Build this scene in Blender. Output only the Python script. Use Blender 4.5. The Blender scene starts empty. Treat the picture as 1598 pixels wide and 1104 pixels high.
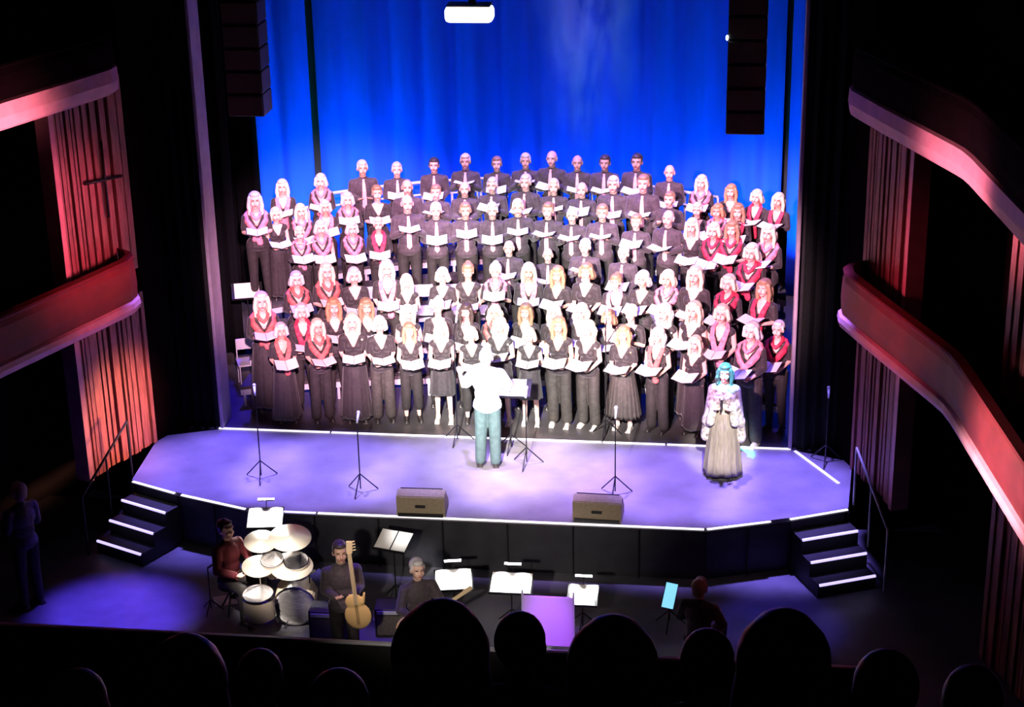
import bpy, bmesh, math, random
from mathutils import Vector, Matrix, Euler
import numpy as np
C = bpy.context.scene
COL = C.collection
PI = math.pi
R = math.radians

# ------------------------------------------------------------------ camera
CAM = (3.498, -24.094, 11.008); YAW, PITCH, ROLL, FPX = .136, .377, -.02, 2793.0
def cam_axes():
    f = Vector((-math.sin(YAW)*math.cos(PITCH), math.cos(YAW)*math.cos(PITCH), -math.sin(PITCH)))
    r = Vector((math.cos(YAW), math.sin(YAW), 0)); u = r.cross(f)
    c, s = math.cos(ROLL), math.sin(ROLL)
    return c*r + s*u, -s*r + c*u, f
cr, cu, cf = cam_axes()
cd = bpy.data.cameras.new('camera'); cam = bpy.data.objects.new('camera', cd); COL.objects.link(cam)
cam.matrix_world = Matrix(((cr.x, cu.x, -cf.x, CAM[0]), (cr.y, cu.y, -cf.y, CAM[1]), (cr.z, cu.z, -cf.z, CAM[2]), (0, 0, 0, 1)))
cd.sensor_width = 36; cd.lens = FPX/1598*36; cd.clip_end = 200
C.camera = cam

# ------------------------------------------------------------------ world, view
w = bpy.data.worlds.new('world'); C.world = w; w.use_nodes = True
w.node_tree.nodes['Background'].inputs[0].default_value = (.03, .02, .06, 1)
w.node_tree.nodes['Background'].inputs[1].default_value = .02
C.view_settings.view_transform = 'Standard'; C.view_settings.look = 'None'
C.view_settings.exposure = 0; C.view_settings.gamma = 1; C.view_settings.use_curve_mapping = False
C.cycles.max_bounces = 5; C.cycles.diffuse_bounces = 3; C.cycles.glossy_bounces = 3
C.cycles.sample_clamp_indirect = 4
C.cycles.caustics_reflective = False; C.cycles.caustics_refractive = False

# ------------------------------------------------------------------ stage lights
def look(o, tgt):
    o.rotation_euler = (Vector(tgt) - o.location).to_track_quat('-Z', 'Y').to_euler()
def spot(name, loc, tgt, col, power, size, blend=.6, rad=.12):
    l = bpy.data.lights.new(name, 'SPOT'); l.color = col; l.energy = power; l.spot_size = R(size); l.spot_blend = blend; l.shadow_soft_size = rad
    o = bpy.data.objects.new(name, l); COL.objects.link(o); o.location = loc; look(o, tgt); return o
def area(name, loc, tgt, col, power, sx, sy, spread=180):
    l = bpy.data.lights.new(name, 'AREA'); l.color = col; l.energy = power; l.shape = 'RECTANGLE'; l.size = sx; l.size_y = sy; l.spread = R(spread)
    o = bpy.data.objects.new(name, l); COL.objects.link(o); o.location = loc; look(o, tgt); return o
# front of house key on the choir: white in the middle, pink towards the sides
spot('key_spotlight', (.6, -17, 9.5), (.2, 1.6, 1.0), (1, .93, .90), 60000, 17, .8, .2)
spot('key_spotlight', (1.6, -16, 9.5), (-2.75, 2.6, 1.5), (1, .50, .68), 52000, 14.5, .6, .2)
spot('key_spotlight', (-1.0, -16, 9.5), (2.95, 2.6, 1.5), (1, .50, .68), 50000, 14.5, .6, .2)
for x in (-2.7, 0, 2.7): spot('electric_spotlight', (x, .6, 8.4), (x*1.05, 3.6, 2.3), (.92, .58, 1), 3000, 44, .8, .2)
# conductor special and soloist special
spot('special_spotlight', (.2, -15, 9), (-.2, -.7, 1.3), (.98, 1, 1), 20000, 7.0, .6, .1)
spot('special_spotlight', (4.2, -13, 8.5), (3.31, -0.96, .55), (1, .9, .80), 34000, 4.4, .5, .1)
spot('special_spotlight', (2.6, -3.6, 7.4), (3.31, -0.98, 1.66), (.02, .62, 1), 70000, 3.4, .4, .06)
spot('front_fill', (0, -15, 5.5), (0, -2.3, .35), (1, .88, .74), 3000, 24, .8)  # added fill that brightens the monitors and stage front
# overhead blue and violet wash on the stage floor
for x, c, e in ((-4.0, (.24, .17, 1), 13000), (-2.4, (.30, .22, 1), 13000), (-.7, (.42, .32, 1), 9000), (.9, (.52, .32, 1), 9000), (2.5, (.34, .22, 1), 13000), (4.0, (.26, .18, 1), 15000)):
    spot('wash_spotlight', (x, -.9, 8.2), (x, -1.35, 0), c, e, 22, .7, .15)
spot('pool_spotlight', (.3, -5.5, 8.5), (.35, -.95, 0), (1, .80, .80), 7500, 16, .9, .2)
spot('backlight', (-4.0, 3.5, 7.5), (-4.5, .6, 0), (.05, .02, 1), 4600, 24, .8)
spot('backlight', (4.0, 3.5, 7.5), (4.5, .6, 0), (.12, .08, 1), 1500, 24, .8)
spot('backlight', (0, 5.0, 7.8), (.6, 3.2, 1.2), (.15, .08, 1), 2500, 62, .8)
# blue uplights on the back curtain, standing behind the risers
for i, x in enumerate((-4.7, -3.4, -2.2, -.7, .8, 2.3, 3.6, 4.8)):
    area('cyclorama_light', (x, 5.75, .25), (x, 6.75, 3.0), (0, .62 if i not in (2, 3) else .5, 1), (62, 74, 32, 28, 42, 32, 50, 74)[i], .7, .12, 90)
area('cyclorama_light', (0, 5.6, .3), (0, 6.75, 6.0), (0, .0, 1), 26, 9, .15, 120)
area('top_wash_light', (.6, 5.2, 8.6), (.6, 6.75, 5.0), (.0, .0, 1), 3, 7, .3, 130)
spot('haze_fill', (.9, 4.9, 8.6), (.9, 5.9, 4.5), (.50, .52, 1), 700, 34, .9, .2)  # added from above so the smoke shows up
# added warm fills standing in for stage light bouncing onto the side boxes
spot('bounce_fill', (-3.2, -2.0, .9), (-5.35, -1.2, .7), (1, .40, .24), 620, 54, .9, .2)
spot('bounce_fill', (-2.6, -2.8, 3.9), (-5.4, -2.0, 3.6), (1, .17, .30), 480, 56, .9, .3)
spot('bounce_fill', (-3.6, -4.8, 4.4), (-5.8, -3.6, 5.4), (1, .34, .46), 1100, 50, .9, .3)
spot('bounce_fill', (2.6, -3.2, 3.9), (5.5, -2.5, 3.4), (1, .11, .20), 250, 54, .9, .3)
spot('bounce_fill', (3.4, -6.6, 3.2), (6.3, -6.3, 2.7), (1, .68, .80), 1500, 58, .9, .3)
spot('bounce_fill', (3.4, -5.4, 4.4), (6.0, -4.2, 5.3), (1, .36, .52), 1000, 50, .9, .3)
# pit
spot('pit_light', (-1.0, -8.5, 5.5), (-.78, -3.5, .22), (1, .96, .95), 3800, 4, .6)  # added narrow fill to lift the two dim sheets
spot('pit_light', (-1.2, -7.4, 5), (-1.0, -5.5, .4), (1, .70, .72), 700, 9, .8)  # added narrow fill to brighten the bass guitar
spot('pit_light', (-5.0, -3.6, 6), (-4.6, -4.25, -.8), (.12, .06, 1), 9500, 21, .9)
spot('pit_light', (-2.3, -8.0, 5.0), (-2.35, -4.15, -.15), (1, .86, .80), 6500, 12, .8)
spot('pit_light', (1.1, -7.6, 5), (1.25, -4.6, -.5), (.45, .12, 1), 5200, 8, .8)
spot('pit_light', (-1.2, -4.2, 5), (-1.2, -5.0, -.8), (.16, .05, 1), 1600, 20, .8)
spot('pit_light', (4.2, -3.5, 5), (4.1, -3.7, -.8), (.08, .05, 1), 900, 20, .8)

# ------------------------------------------------------------------ materials
MATS = {}
def mat(name, col, rough=.6, metal=0., emit=None, es=0., noise=0., nscale=8., spec=.5, bump=0., bscale=40., stretch=None, sheen=0.):
    if name in MATS: return MATS[name]
    m = bpy.data.materials.new(name); m.use_nodes = True; nt = m.node_tree; b = nt.nodes['Principled BSDF']
    b.inputs['Base Color'].default_value = (*col, 1); b.inputs['Roughness'].default_value = rough; b.inputs['Metallic'].default_value = metal
    b.inputs['Specular IOR Level'].default_value = spec
    if sheen: b.inputs['Sheen Weight'].default_value = sheen
    if emit: b.inputs['Emission Color'].default_value = (*emit, 1); b.inputs['Emission Strength'].default_value = es
    if noise or bump:
        tc = nt.nodes.new('ShaderNodeTexCoord'); mp = nt.nodes.new('ShaderNodeMapping'); nt.links.new(tc.outputs['Object'], mp.inputs[0])
        if stretch: mp.inputs['Scale'].default_value = stretch
    if noise:
        n = nt.nodes.new('ShaderNodeTexNoise'); n.inputs['Scale'].default_value = nscale; n.inputs['Detail'].default_value = 4
        nt.links.new(mp.outputs[0], n.inputs['Vector'])
        rp = nt.nodes.new('ShaderNodeValToRGB'); rp.color_ramp.elements[0].position = .3; rp.color_ramp.elements[1].position = .7
        rp.color_ramp.elements[0].color = (*[max(0, c*(1-noise)) for c in col], 1); rp.color_ramp.elements[1].color = (*[min(1, c*(1+noise)) for c in col], 1)
        nt.links.new(n.outputs['Fac'], rp.inputs[0]); nt.links.new(rp.outputs[0], b.inputs['Base Color'])
    if bump:
        n2 = nt.nodes.new('ShaderNodeTexNoise'); n2.inputs['Scale'].default_value = bscale; nt.links.new(mp.outputs[0], n2.inputs['Vector'])
        bp = nt.nodes.new('ShaderNodeBump'); bp.inputs['Strength'].default_value = bump; bp.inputs['Distance'].default_value = .02
        nt.links.new(n2.outputs['Fac'], bp.inputs['Height']); nt.links.new(bp.outputs[0], b.inputs['Normal'])
    MATS[name] = m; return m
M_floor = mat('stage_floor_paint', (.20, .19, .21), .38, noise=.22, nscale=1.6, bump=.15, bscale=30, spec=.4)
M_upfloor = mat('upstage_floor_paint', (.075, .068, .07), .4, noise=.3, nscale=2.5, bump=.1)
M_pitfloor = mat('pit_floor_paint', (.10, .10, .12), .45, noise=.3, nscale=2)
M_black = mat('black_paint', (.012, .012, .013), .6, noise=.3, nscale=6)
M_blackdrape = mat('black_drape_cloth', (.004, .004, .005), 1., spec=.05, noise=.2, nscale=30)
M_spilldrape = mat('spill_lit_drape_cloth', (.012, .015, .012), 1., spec=.1, noise=.2, nscale=20)  # grey-green tint puts stage spill into the dark drape's colour
M_fascia = mat('stage_front_black', (.028, .028, .036), .5, noise=.3, nscale=4)
M_wood = mat('slatted_wood', (.36, .12, .11), .45, noise=.45, nscale=7, stretch=(6, 6, .5), bump=.2)
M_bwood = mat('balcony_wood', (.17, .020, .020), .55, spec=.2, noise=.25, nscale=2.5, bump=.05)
M_litlip = mat('balcony_lip_lit_pink', (.74, .34, .36), .45, noise=.12, nscale=5)  # pale pink puts the light on lip and end posts into the colour
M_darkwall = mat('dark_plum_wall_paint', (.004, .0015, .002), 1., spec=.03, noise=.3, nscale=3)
M_boxin = mat('box_interior_paint', (.006, .003, .005), .9)
M_pros = mat('proscenium_reveal_paint', (.42, .36, .42), .6, noise=.15, nscale=4)
M_curtain = mat('blue_velour', (.006, .042, .68), .95, noise=.10, nscale=5, stretch=(1, 1, .15))
M_led = mat('led_strip_white', (.9, .9, 1), .5, emit=(1, .93, 1), es=1.35)
M_ledv = mat('led_strip_violet', (.9, .9, 1), .5, emit=(.55, .47, 1), es=1.5)
M_metal = mat('brushed_aluminium', (.62, .62, .68), .45, .25)
M_chrome = mat('chrome', (.75, .75, .78), .15, 1)
M_blackmetal = mat('black_metal', (.02, .02, .022), .4, .5)
M_speaker = mat('speaker_grille_cloth', (.11, .095, .075), .7, noise=.3, nscale=60)
M_carpet = mat('platform_top', (.05, .045, .05), .85, noise=.3, nscale=12)
M_page = mat('sheet_paper', (.85, .84, .82), .7, noise=.04, nscale=60)
M_folder = mat('black_folder_card', (.02, .018, .02), .5)
M_eye = mat('eye_dark', (.02, .012, .01), .3)
M_lip = mat('lip_red', (.45, .12, .11), .5)
M_skin = [mat('skin_fair', (.78, .50, .41), .5, noise=.06, nscale=12), mat('skin_light_tan', (.66, .40, .30), .5, noise=.06, nscale=12), mat('skin_brown', (.33, .17, .11), .5, noise=.06, nscale=12)]
M_hair = {'blond': mat('hair_blond', (.75, .64, .48), .45, noise=.25, nscale=40, stretch=(3, 3, .4)), 'grey': mat('hair_grey', (.62, .60, .60), .45, noise=.2, nscale=40, stretch=(3, 3, .4)),
          'brown': mat('hair_brown', (.32, .20, .12), .45, noise=.3, nscale=40, stretch=(3, 3, .4)), 'dark': mat('hair_dark', (.06, .045, .04), .4, noise=.3, nscale=40, stretch=(3, 3, .4)),
          'red': mat('hair_auburn', (.50, .26, .14), .45, noise=.3, nscale=40, stretch=(3, 3, .4))}
M_shirt = mat('black_shirt_cotton', (.052, .037, .048), .75, noise=.3, nscale=25, bump=.3, sheen=.2)
M_dress = mat('black_jersey', (.024, .018, .020), .7, noise=.3, nscale=18, bump=.3, sheen=.2)
M_trouser = mat('black_trouser_cloth', (.022, .019, .018), .8, noise=.3, nscale=18, bump=.3)
M_skirtg = mat('charcoal_pleated_cloth', (.045, .039, .034), .75, noise=.3, nscale=18)
M_tie = mat('pink_satin', (.80, .42, .46), .4)
M_red = mat('red_scarf_cloth', (.60, .03, .08), .65, noise=.35, nscale=22)
M_coral = mat('coral_scarf_cloth', (.72, .13, .12), .65, noise=.3, nscale=22)
M_pink = mat('pink_scarf_cloth', (.80, .24, .33), .6, noise=.3, nscale=22)
M_shoe = mat('black_leather', (.03, .025, .025), .35)
M_shoew = mat('pale_shoe_leather', (.75, .68, .62), .4)
M_white = mat('white_shirt_cotton', (.86, .88, .88), .7, noise=.05, nscale=20)
M_teal = mat('pale_teal_trouser_cloth', (.075, .125, .125), .7, noise=.2, nscale=16)
M_robe = mat('silver_sequin_cloth', (.50, .46, .42), .35, .3, noise=.75, nscale=22)
M_robe2 = mat('taupe_satin', (.20, .175, .15), .4, noise=.25, nscale=10, stretch=(5, 5, .5))

# ------------------------------------------------------------------ mesh helpers
def mesh_obj(name, bm, m, parent=None, smooth=False, loc=None):
    me = bpy.data.meshes.new(name); bm.to_mesh(me); bm.free()
    for x in (m if isinstance(m, (list, tuple)) else [m]): me.materials.append(x)
    if smooth: me.polygons.foreach_set('use_smooth', [True]*len(me.polygons))
    o = bpy.data.objects.new(name, me); COL.objects.link(o)
    if parent is not None: o.parent = parent
    if loc is not None: o.location = loc
    return o
def empty(name, loc=(0, 0, 0), rz=0):
    o = bpy.data.objects.new(name, None); COL.objects.link(o); o.location = loc; o.rotation_euler = (0, 0, rz); o.empty_display_size = .1; return o
def tag(o, label=None, cat=None, group=None, kind=None):
    if label: o['label'] = label
    if cat: o['category'] = cat
    if group: o['group'] = group
    if kind: o['kind'] = kind
    return o
def copy_tree(o, parent=None):
    c = o.copy(); COL.objects.link(c); c.parent = parent
    for ch in CH.get(o.name, []):
        k = copy_tree(ch, c); CH.setdefault(c.name, []).append(k)
    return c
CH = {}
def index_children():
    CH.clear()
    for o in bpy.data.objects:
        if o.parent: CH.setdefault(o.parent.name, []).append(o)
def box(bm, c, s, rot=None, bev=0.):
    g = bmesh.ops.create_cube(bm, size=1); vs = g['verts']
    bmesh.ops.scale(bm, vec=s, verts=vs)
    if bev:
        es = list({e for v in vs for e in v.link_edges})
        r = bmesh.ops.bevel(bm, geom=es, offset=bev, segments=2, affect='EDGES', profile=.5); vs = list({v for f in r['faces'] for v in f.verts} | {v for v in vs if v.is_valid})
    if rot is not None: bmesh.ops.rotate(bm, cent=(0, 0, 0), matrix=rot if isinstance(rot, Matrix) else Euler(rot).to_matrix(), verts=vs)
    bmesh.ops.translate(bm, vec=c, verts=vs); return vs
def frame(d):
    d = Vector(d).normalized(); a = Vector((0, 0, 1)) if abs(d.z) < .9 else Vector((1, 0, 0))
    u = d.cross(a).normalized(); return d, u, d.cross(u).normalized()
def cap(bm, p, q, r1, r2=None, seg=12, flat=1., up=None):
    """a capsule that tapers from r1 to r2"""
    r2 = r1 if r2 is None else r2; p, q = Vector(p), Vector(q); d, u, v = frame(q-p)
    if up is not None:
        v = (Vector(up) - d*Vector(up).dot(d)).normalized(); u = v.cross(d)
    rings = []
    for a in (-75, -50, -25, 0): rings.append((p + d*r1*math.sin(R(a)), r1*math.cos(R(a))))
    for a in (0, 25, 50, 75): rings.append((q + d*r2*math.sin(R(a)), r2*math.cos(R(a))))
    vr = [[bm.verts.new(c + u*r*math.cos(2*PI*i/seg) + v*r*flat*math.sin(2*PI*i/seg)) for i in range(seg)] for c, r in rings]
    for a, b in zip(vr, vr[1:]):
        for i in range(seg): bm.faces.new((a[i], a[(i+1) % seg], b[(i+1) % seg], b[i]))
    bm.faces.new(vr[0][::-1]); bm.faces.new(vr[-1])
def tube(bm, p, q, r, r2=None, seg=10):
    r2 = r if r2 is None else r2; p, q = Vector(p), Vector(q); d, u, v = frame(q-p)
    A = [bm.verts.new(p + (u*math.cos(2*PI*i/seg) + v*math.sin(2*PI*i/seg))*r) for i in range(seg)]
    B = [bm.verts.new(q + (u*math.cos(2*PI*i/seg) + v*math.sin(2*PI*i/seg))*r2) for i in range(seg)]
    for i in range(seg): bm.faces.new((A[i], A[(i+1) % seg], B[(i+1) % seg], B[i]))
    bm.faces.new(A[::-1]); bm.faces.new(B)
def path(bm, pts, r, seg=8):
    for a, b in zip(pts, pts[1:]): cap(bm, a, b, r, r, seg)
def ell(bm, c, r, rot=None, n=14):
    g = bmesh.ops.create_uvsphere(bm, u_segments=n, v_segments=max(6, n*2//3), radius=1); vs = g['verts']
    bmesh.ops.scale(bm, vec=r, verts=vs)
    if rot: bmesh.ops.rotate(bm, cent=(0, 0, 0), matrix=Euler(rot).to_matrix(), verts=vs)
    bmesh.ops.translate(bm, vec=c, verts=vs); return vs
def prism(bm, pts, z0, z1):
    a = [bm.verts.new((x, y, z0)) for x, y in pts]; b = [bm.verts.new((x, y, z1)) for x, y in pts]; n = len(pts)
    bm.faces.new(a[::-1]); bm.faces.new(b)
    for i in range(n): bm.faces.new((a[i], a[(i+1) % n], b[(i+1) % n], b[i]))
def lathe(bm, prof, c=(0, 0, 0), seg=24, axis=None):
    mtx = Matrix.Identity(3) if axis is None else Vector((0, 0, 1)).rotation_difference(Vector(axis)).to_matrix()
    rr = [[bm.verts.new(Vector(c) + mtx @ Vector((r*math.cos(2*PI*i/seg), r*math.sin(2*PI*i/seg), z))) for i in range(seg)] for r, z in prof]
    for a, b in zip(rr, rr[1:]):
        for i in range(seg): bm.faces.new((a[i], a[(i+1) % seg], b[(i+1) % seg], b[i]))
    bm.faces.new(rr[0][::-1]); bm.faces.new(rr[-1])
def blob(bm, voxel, smooth=2, fac=.5):
    """fuse overlapping closed shapes into one continuous skin"""
    me = bpy.data.meshes.new('tmp'); bm.normal_update(); bmesh.ops.recalc_face_normals(bm, faces=bm.faces[:]); bm.to_mesh(me); bm.free()
    o = bpy.data.objects.new('tmp', me); COL.objects.link(o)
    m = o.modifiers.new('r', 'REMESH'); m.mode = 'VOXEL'; m.voxel_size = voxel; m.adaptivity = 0
    if smooth:
        s = o.modifiers.new('s', 'SMOOTH'); s.iterations = smooth; s.factor = fac
    dg = bpy.context.evaluated_depsgraph_get(); out = bpy.data.meshes.new_from_object(o.evaluated_get(dg))
    bpy.data.objects.remove(o); bpy.data.meshes.remove(me)
    out.polygons.foreach_set('use_smooth', [True]*len(out.polygons)); out.materials.clear(); return out
def obj_from(name, me, parent=None):
    o = bpy.data.objects.new(name, me); COL.objects.link(o)
    if parent is not None: o.parent = parent
    return o
def decimate(me, ratio):
    o = bpy.data.objects.new('tmp', me); COL.objects.link(o); m = o.modifiers.new('d', 'DECIMATE'); m.ratio = ratio
    dg = bpy.context.evaluated_depsgraph_get(); out = bpy.data.meshes.new_from_object(o.evaluated_get(dg)); bpy.data.objects.remove(o)
    out.polygons.foreach_set('use_smooth', [True]*len(out.polygons)); return out

# ================================================================== FIGURES
# person coordinates: facing -Y, standing on z = 0, about 1.72 m tall
def joints(male, arms, legs='stand'):
    sh = .178 if male else .160
    J = dict(male=male, sh=sh, shz=1.392 if male else 1.385, legs=legs, dz=0.)
    A = {'mid': ((.05, -.02, 1.15), (-.055, -.25, 1.17)), 'high': ((.06, -.05, 1.16), (-.05, -.25, 1.26)), 'low': ((.045, .0, 1.14), (-.055, -.23, 1.06)),
         'down': ((.055, .02, 1.13), (.06, -.04, .88))}
    ar = arms if isinstance(arms, (tuple, list)) else (arms, arms)
    J['el'], J['wr'] = {}, {}
    for s, a in ((-1, ar[0]), (1, ar[1])):
        if isinstance(a, str):
            e, wv = A[a]; base = sh + .0
            J['el'][s] = Vector((s*(base+e[0]-.01), e[1], e[2])); wx = base + wv[0] if a == 'down' else .115
            J['wr'][s] = Vector((s*wx, wv[1], wv[2]))
        else:
            J['el'][s], J['wr'][s] = Vector(a[0]), Vector(a[1])
    J['hand'] = ar
    if legs == 'stand':
        J['hip'] = {s: Vector((s*.09, 0, .92)) for s in (-1, 1)}
        J['kn'] = {-1: Vector((-.095, -.01, .50)), 1: Vector((.10, -.02, .50))}
        J['an'] = {-1: Vector((-.10, .02, .09)), 1: Vector((.115, .0, .09))}
    else:
        J['dz'] = -.42; J['hip'] = {s: Vector((s*.10, 0, .50)) for s in (-1, 1)}
        J['kn'] = {s: Vector((s*.15, -.43, .51)) for s in (-1, 1)}
        J['an'] = {s: Vector((s*.15, -.40, .09)) for s in (-1, 1)}
    return J
def torso(bm, J, k):
    m, z = J['male'], J['dz']
    ell(bm, (0, 0, .95+z), (.165+k, .115+k, .115+k)); ell(bm, (0, .0, 1.10+z), ((.142 if m else .125)+k, (.105 if m else .092)+k, .15+k))
    ell(bm, (0, .0, 1.28+z), ((.172 if m else .148)+k, (.118 if m else .10)+k, .17+k))
    for s in (-1, 1):
        cap(bm, (0, .005, 1.415+z), (s*(J['sh']-.02), .0, J['shz']-.012+z), .058+k, .050+k)
        if not m: ell(bm, (s*.068, -.075, 1.27+z), (.062+k, .055+k, .06+k))
def arm(bm, J, s, k, upto=1., taper=True):
    z = J['dz']; S = Vector((s*J['sh'], 0, J['shz']-.012+z)); E = J['el'][s].copy(); W = J['wr'][s].copy()
    if isinstance(J['hand'][0 if s < 0 else 1], str): E.z += z; W.z += z
    g = 1.1 if J['male'] else .92
    if upto <= .5:
        Q = S.lerp(E, upto*2*.8); cap(bm, S, Q, .050*g+k, .045*g+k); return
    cap(bm, S, E, .050*g+k, .039*g+k); Q = E.lerp(W, min(1, (upto-.5)*2)); cap(bm, E, Q, .038*g+k, (.027*g+k) if upto >= 1 else .033*g+k)
def hand(bm, J, s):
    z = J['dz']; E = J['el'][s].copy(); W = J['wr'][s].copy(); a = J['hand'][0 if s < 0 else 1]
    if isinstance(a, str): E.z += z; W.z += z
    d = (W-E).normalized(); cap(bm, E.lerp(W, .8), W + d*.01, .025, .023)
    if a != 'down': d = (d + Vector((-s*.05, -.15, .12 if a != 'low' else .25))).normalized()
    up = Vector((0, 0, 1)) if a != 'down' else Vector((-s, 0, 0))
    side = d.cross(up).normalized(); n = side.cross(d).normalized()      # n: out of the palm
    P = W + d*.045
    cap(bm, W + d*.012, P + d*.02, .026, .034, 12, .5, n)
    for i, (o, L) in enumerate(((-.031, .062), (-.0105, .072), (.0105, .068), (.030, .052))):
        b = P + d*.035 + side*o*1.0; m1 = b + d*L*.5 + side*o*.12 + n*.004; t = m1 + d*L*.42 + n*(.022 if a != 'down' else .03)
        cap(bm, b - d*.01, m1, .0092, .0085, 8); cap(bm, m1, t, .0085, .0072, 8)
    inner = side if side.x*s < 0 else -side
    if a == 'down': inner = side if side.y < 0 else -side
    b = W + d*.03 + inner*.022; m1 = b + inner*.03 + d*.028 + n*.01; cap(bm, b, m1, .012, .010, 8); cap(bm, m1, m1 + d*.026 + n*.014 - inner*.004, .010, .008, 8)
def leg(bm, J, s, k, kk=None, ka=None, to_ankle=True):
    H, K, A = J['hip'][s], J['kn'][s], J['an'][s]
    cap(bm, H, K, .082+k, (.052+k) if kk is None else kk)
    cap(bm, K, A, (.050+k) if kk is None else kk, (.034+k) if ka is None else ka)
def headshape(bm, J, tilt=0.):
    z = J['dz']; g = 1.03 if J['male'] else .97
    cap(bm, (0, .015, 1.42+z), (0, .0, 1.55+z), .056*g, .050*g)
    ell(bm, (0, .012, 1.632+z), (.074*g, .093*g, .091*g), n=20); ell(bm, (0, -.030, 1.575+z), (.054*g, .062*g, .070*g), n=18)
    ell(bm, (0, -.055, 1.535+z), (.030*g, .034*g, .026*g)); cap(bm, (0, -.086, 1.632+z), (0, -.104, 1.594+z), .008, .0135)
    for s in (-1, 1):
        ell(bm, (s*.076*g, .006, 1.60+z), (.010, .018, .030), (0, s*.15, 0)); ell(bm, (s*.034, -.066, 1.585+z), (.024, .022, .024))
        cap(bm, (s*.014, -.082, 1.652+z), (s*.048, -.070, 1.652+z), .011, .009)
    cap(bm, (-.018, -.086, 1.562+z), (.018, -.086, 1.562+z), .009, .009)
def bighead(me, z, f=.14):
    n = len(me.vertices); co = np.empty(n*3); me.vertices.foreach_get('co', co); co = co.reshape(-1, 3)
    t = np.clip((co[:, 2]-(1.47+z))/.08, 0, 1); t = t*t*(3-2*t); t[np.abs(co[:, 0]) > .16] = 0; k = (1+f*t)[:, None]
    piv = np.array([0, 0, 1.50+z]); co = piv + (co-piv)*k; me.vertices.foreach_set('co', co.ravel()); me.update()
def body_mesh(J, voxel=.0075, skin=0):
    bm = bmesh.new(); torso(bm, J, 0)
    for s in (-1, 1): arm(bm, J, s, 0); hand(bm, J, s); leg(bm, J, s, 0)
    for s in (-1, 1):
        A = J['an'][s]; cap(bm, A + Vector((0, .02, -.045)), A + Vector((s*.015, -.13, -.058)), .035, .028, 12, .8)
    headshape(bm, J); me = blob(bm, voxel, 2, .45)
    me.materials.append(M_skin[skin]); me.materials.append(M_eye); me.materials.append(M_lip)
    z = J['dz']; n = len(me.polygons); c = np.empty(n*3); me.polygons.foreach_get('center', c); c = c.reshape(-1, 3); idx = np.zeros(n, int)
    c[:, 0] = c[:, 0]
    for s in (-1, 1):
        idx[(np.abs(c[:, 0]-s*.031) < .011) & (np.abs(c[:, 2]-(1.628+z)) < .006) & (c[:, 1] < -.05)] = 1
    idx[(np.abs(c[:, 0]) < .022) & (np.abs(c[:, 2]-(1.562+z)) < .0085) & (c[:, 1] < -.075)] = 2
    me.polygons.foreach_set('material_index', idx); bighead(me, z); return me
def top_mesh(J, sleeve, hem=.86, loose=.016):
    bm = bmesh.new(); torso(bm, J, loose); z = J['dz']
    ell(bm, (0, 0, hem+.06+z), (.172+loose, .122+loose, .09))
    if J['male']: cap(bm, (0, .01, 1.43+z), (0, .012, 1.475+z), .064, .062)
    up = {'long': .97, 'short': .46, 'three': .78}.get(sleeve)
    for s in (-1, 1):
        if up: arm(bm, J, s, loose, up)
    me = blob(bm, .011, 2); me.materials.append(M_shirt)
    if not J['male'] and J['legs'] == 'stand':      # open V neckline
        b2 = bmesh.new(); b2.from_mesh(me); kill = []
        for f in b2.faces:
            c = f.calc_center_median(); t = (c.z-1.265)/.17
            if (c.y < .03 and t > 0 and abs(c.x) < .012+.085*t and c.z > 1.265) or (c.z > 1.425 and abs(c.x) < .075): kill.append(f)
        bmesh.ops.delete(b2, geom=kill, context='FACES'); b2.to_mesh(me); b2.free()
    return me
def robe_mesh(J):
    bm = bmesh.new(); torso(bm, J, .03)
    for s in (-1, 1):
        arm(bm, J, s, .03, .9); E, W = J['el'][s], J['wr'][s]
        cap(bm, E.lerp(W, .2), E + Vector((s*.03, -.02, -.26)), .06, .09); cap(bm, E.lerp(W, .75), W + Vector((s*.06, .04, -.22)), .055, .07)
        cap(bm, (s*.17, 0, 1.2), (s*.25, .02, .62), .09, .085)
    me = blob(bm, .012, 2); me.materials.append(M_robe); return me
def trouser_mesh(J, wide=.0, crop=0.):
    bm = bmesh.new(); z = J['dz']; ell(bm, (0, 0, .95+z), (.177, .128, .13))
    for s in (-1, 1):
        H, K, A = J['hip'][s], J['kn'][s], J['an'][s].copy(); A.z += crop
        cap(bm, H, K, .098, .074+wide*.6); cap(bm, K, A + Vector((0, 0, .0 + wide*.25)), .074+wide*.6, .056+wide)
    me = blob(bm, .012, 2); me.materials.append(M_trouser); return me
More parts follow.
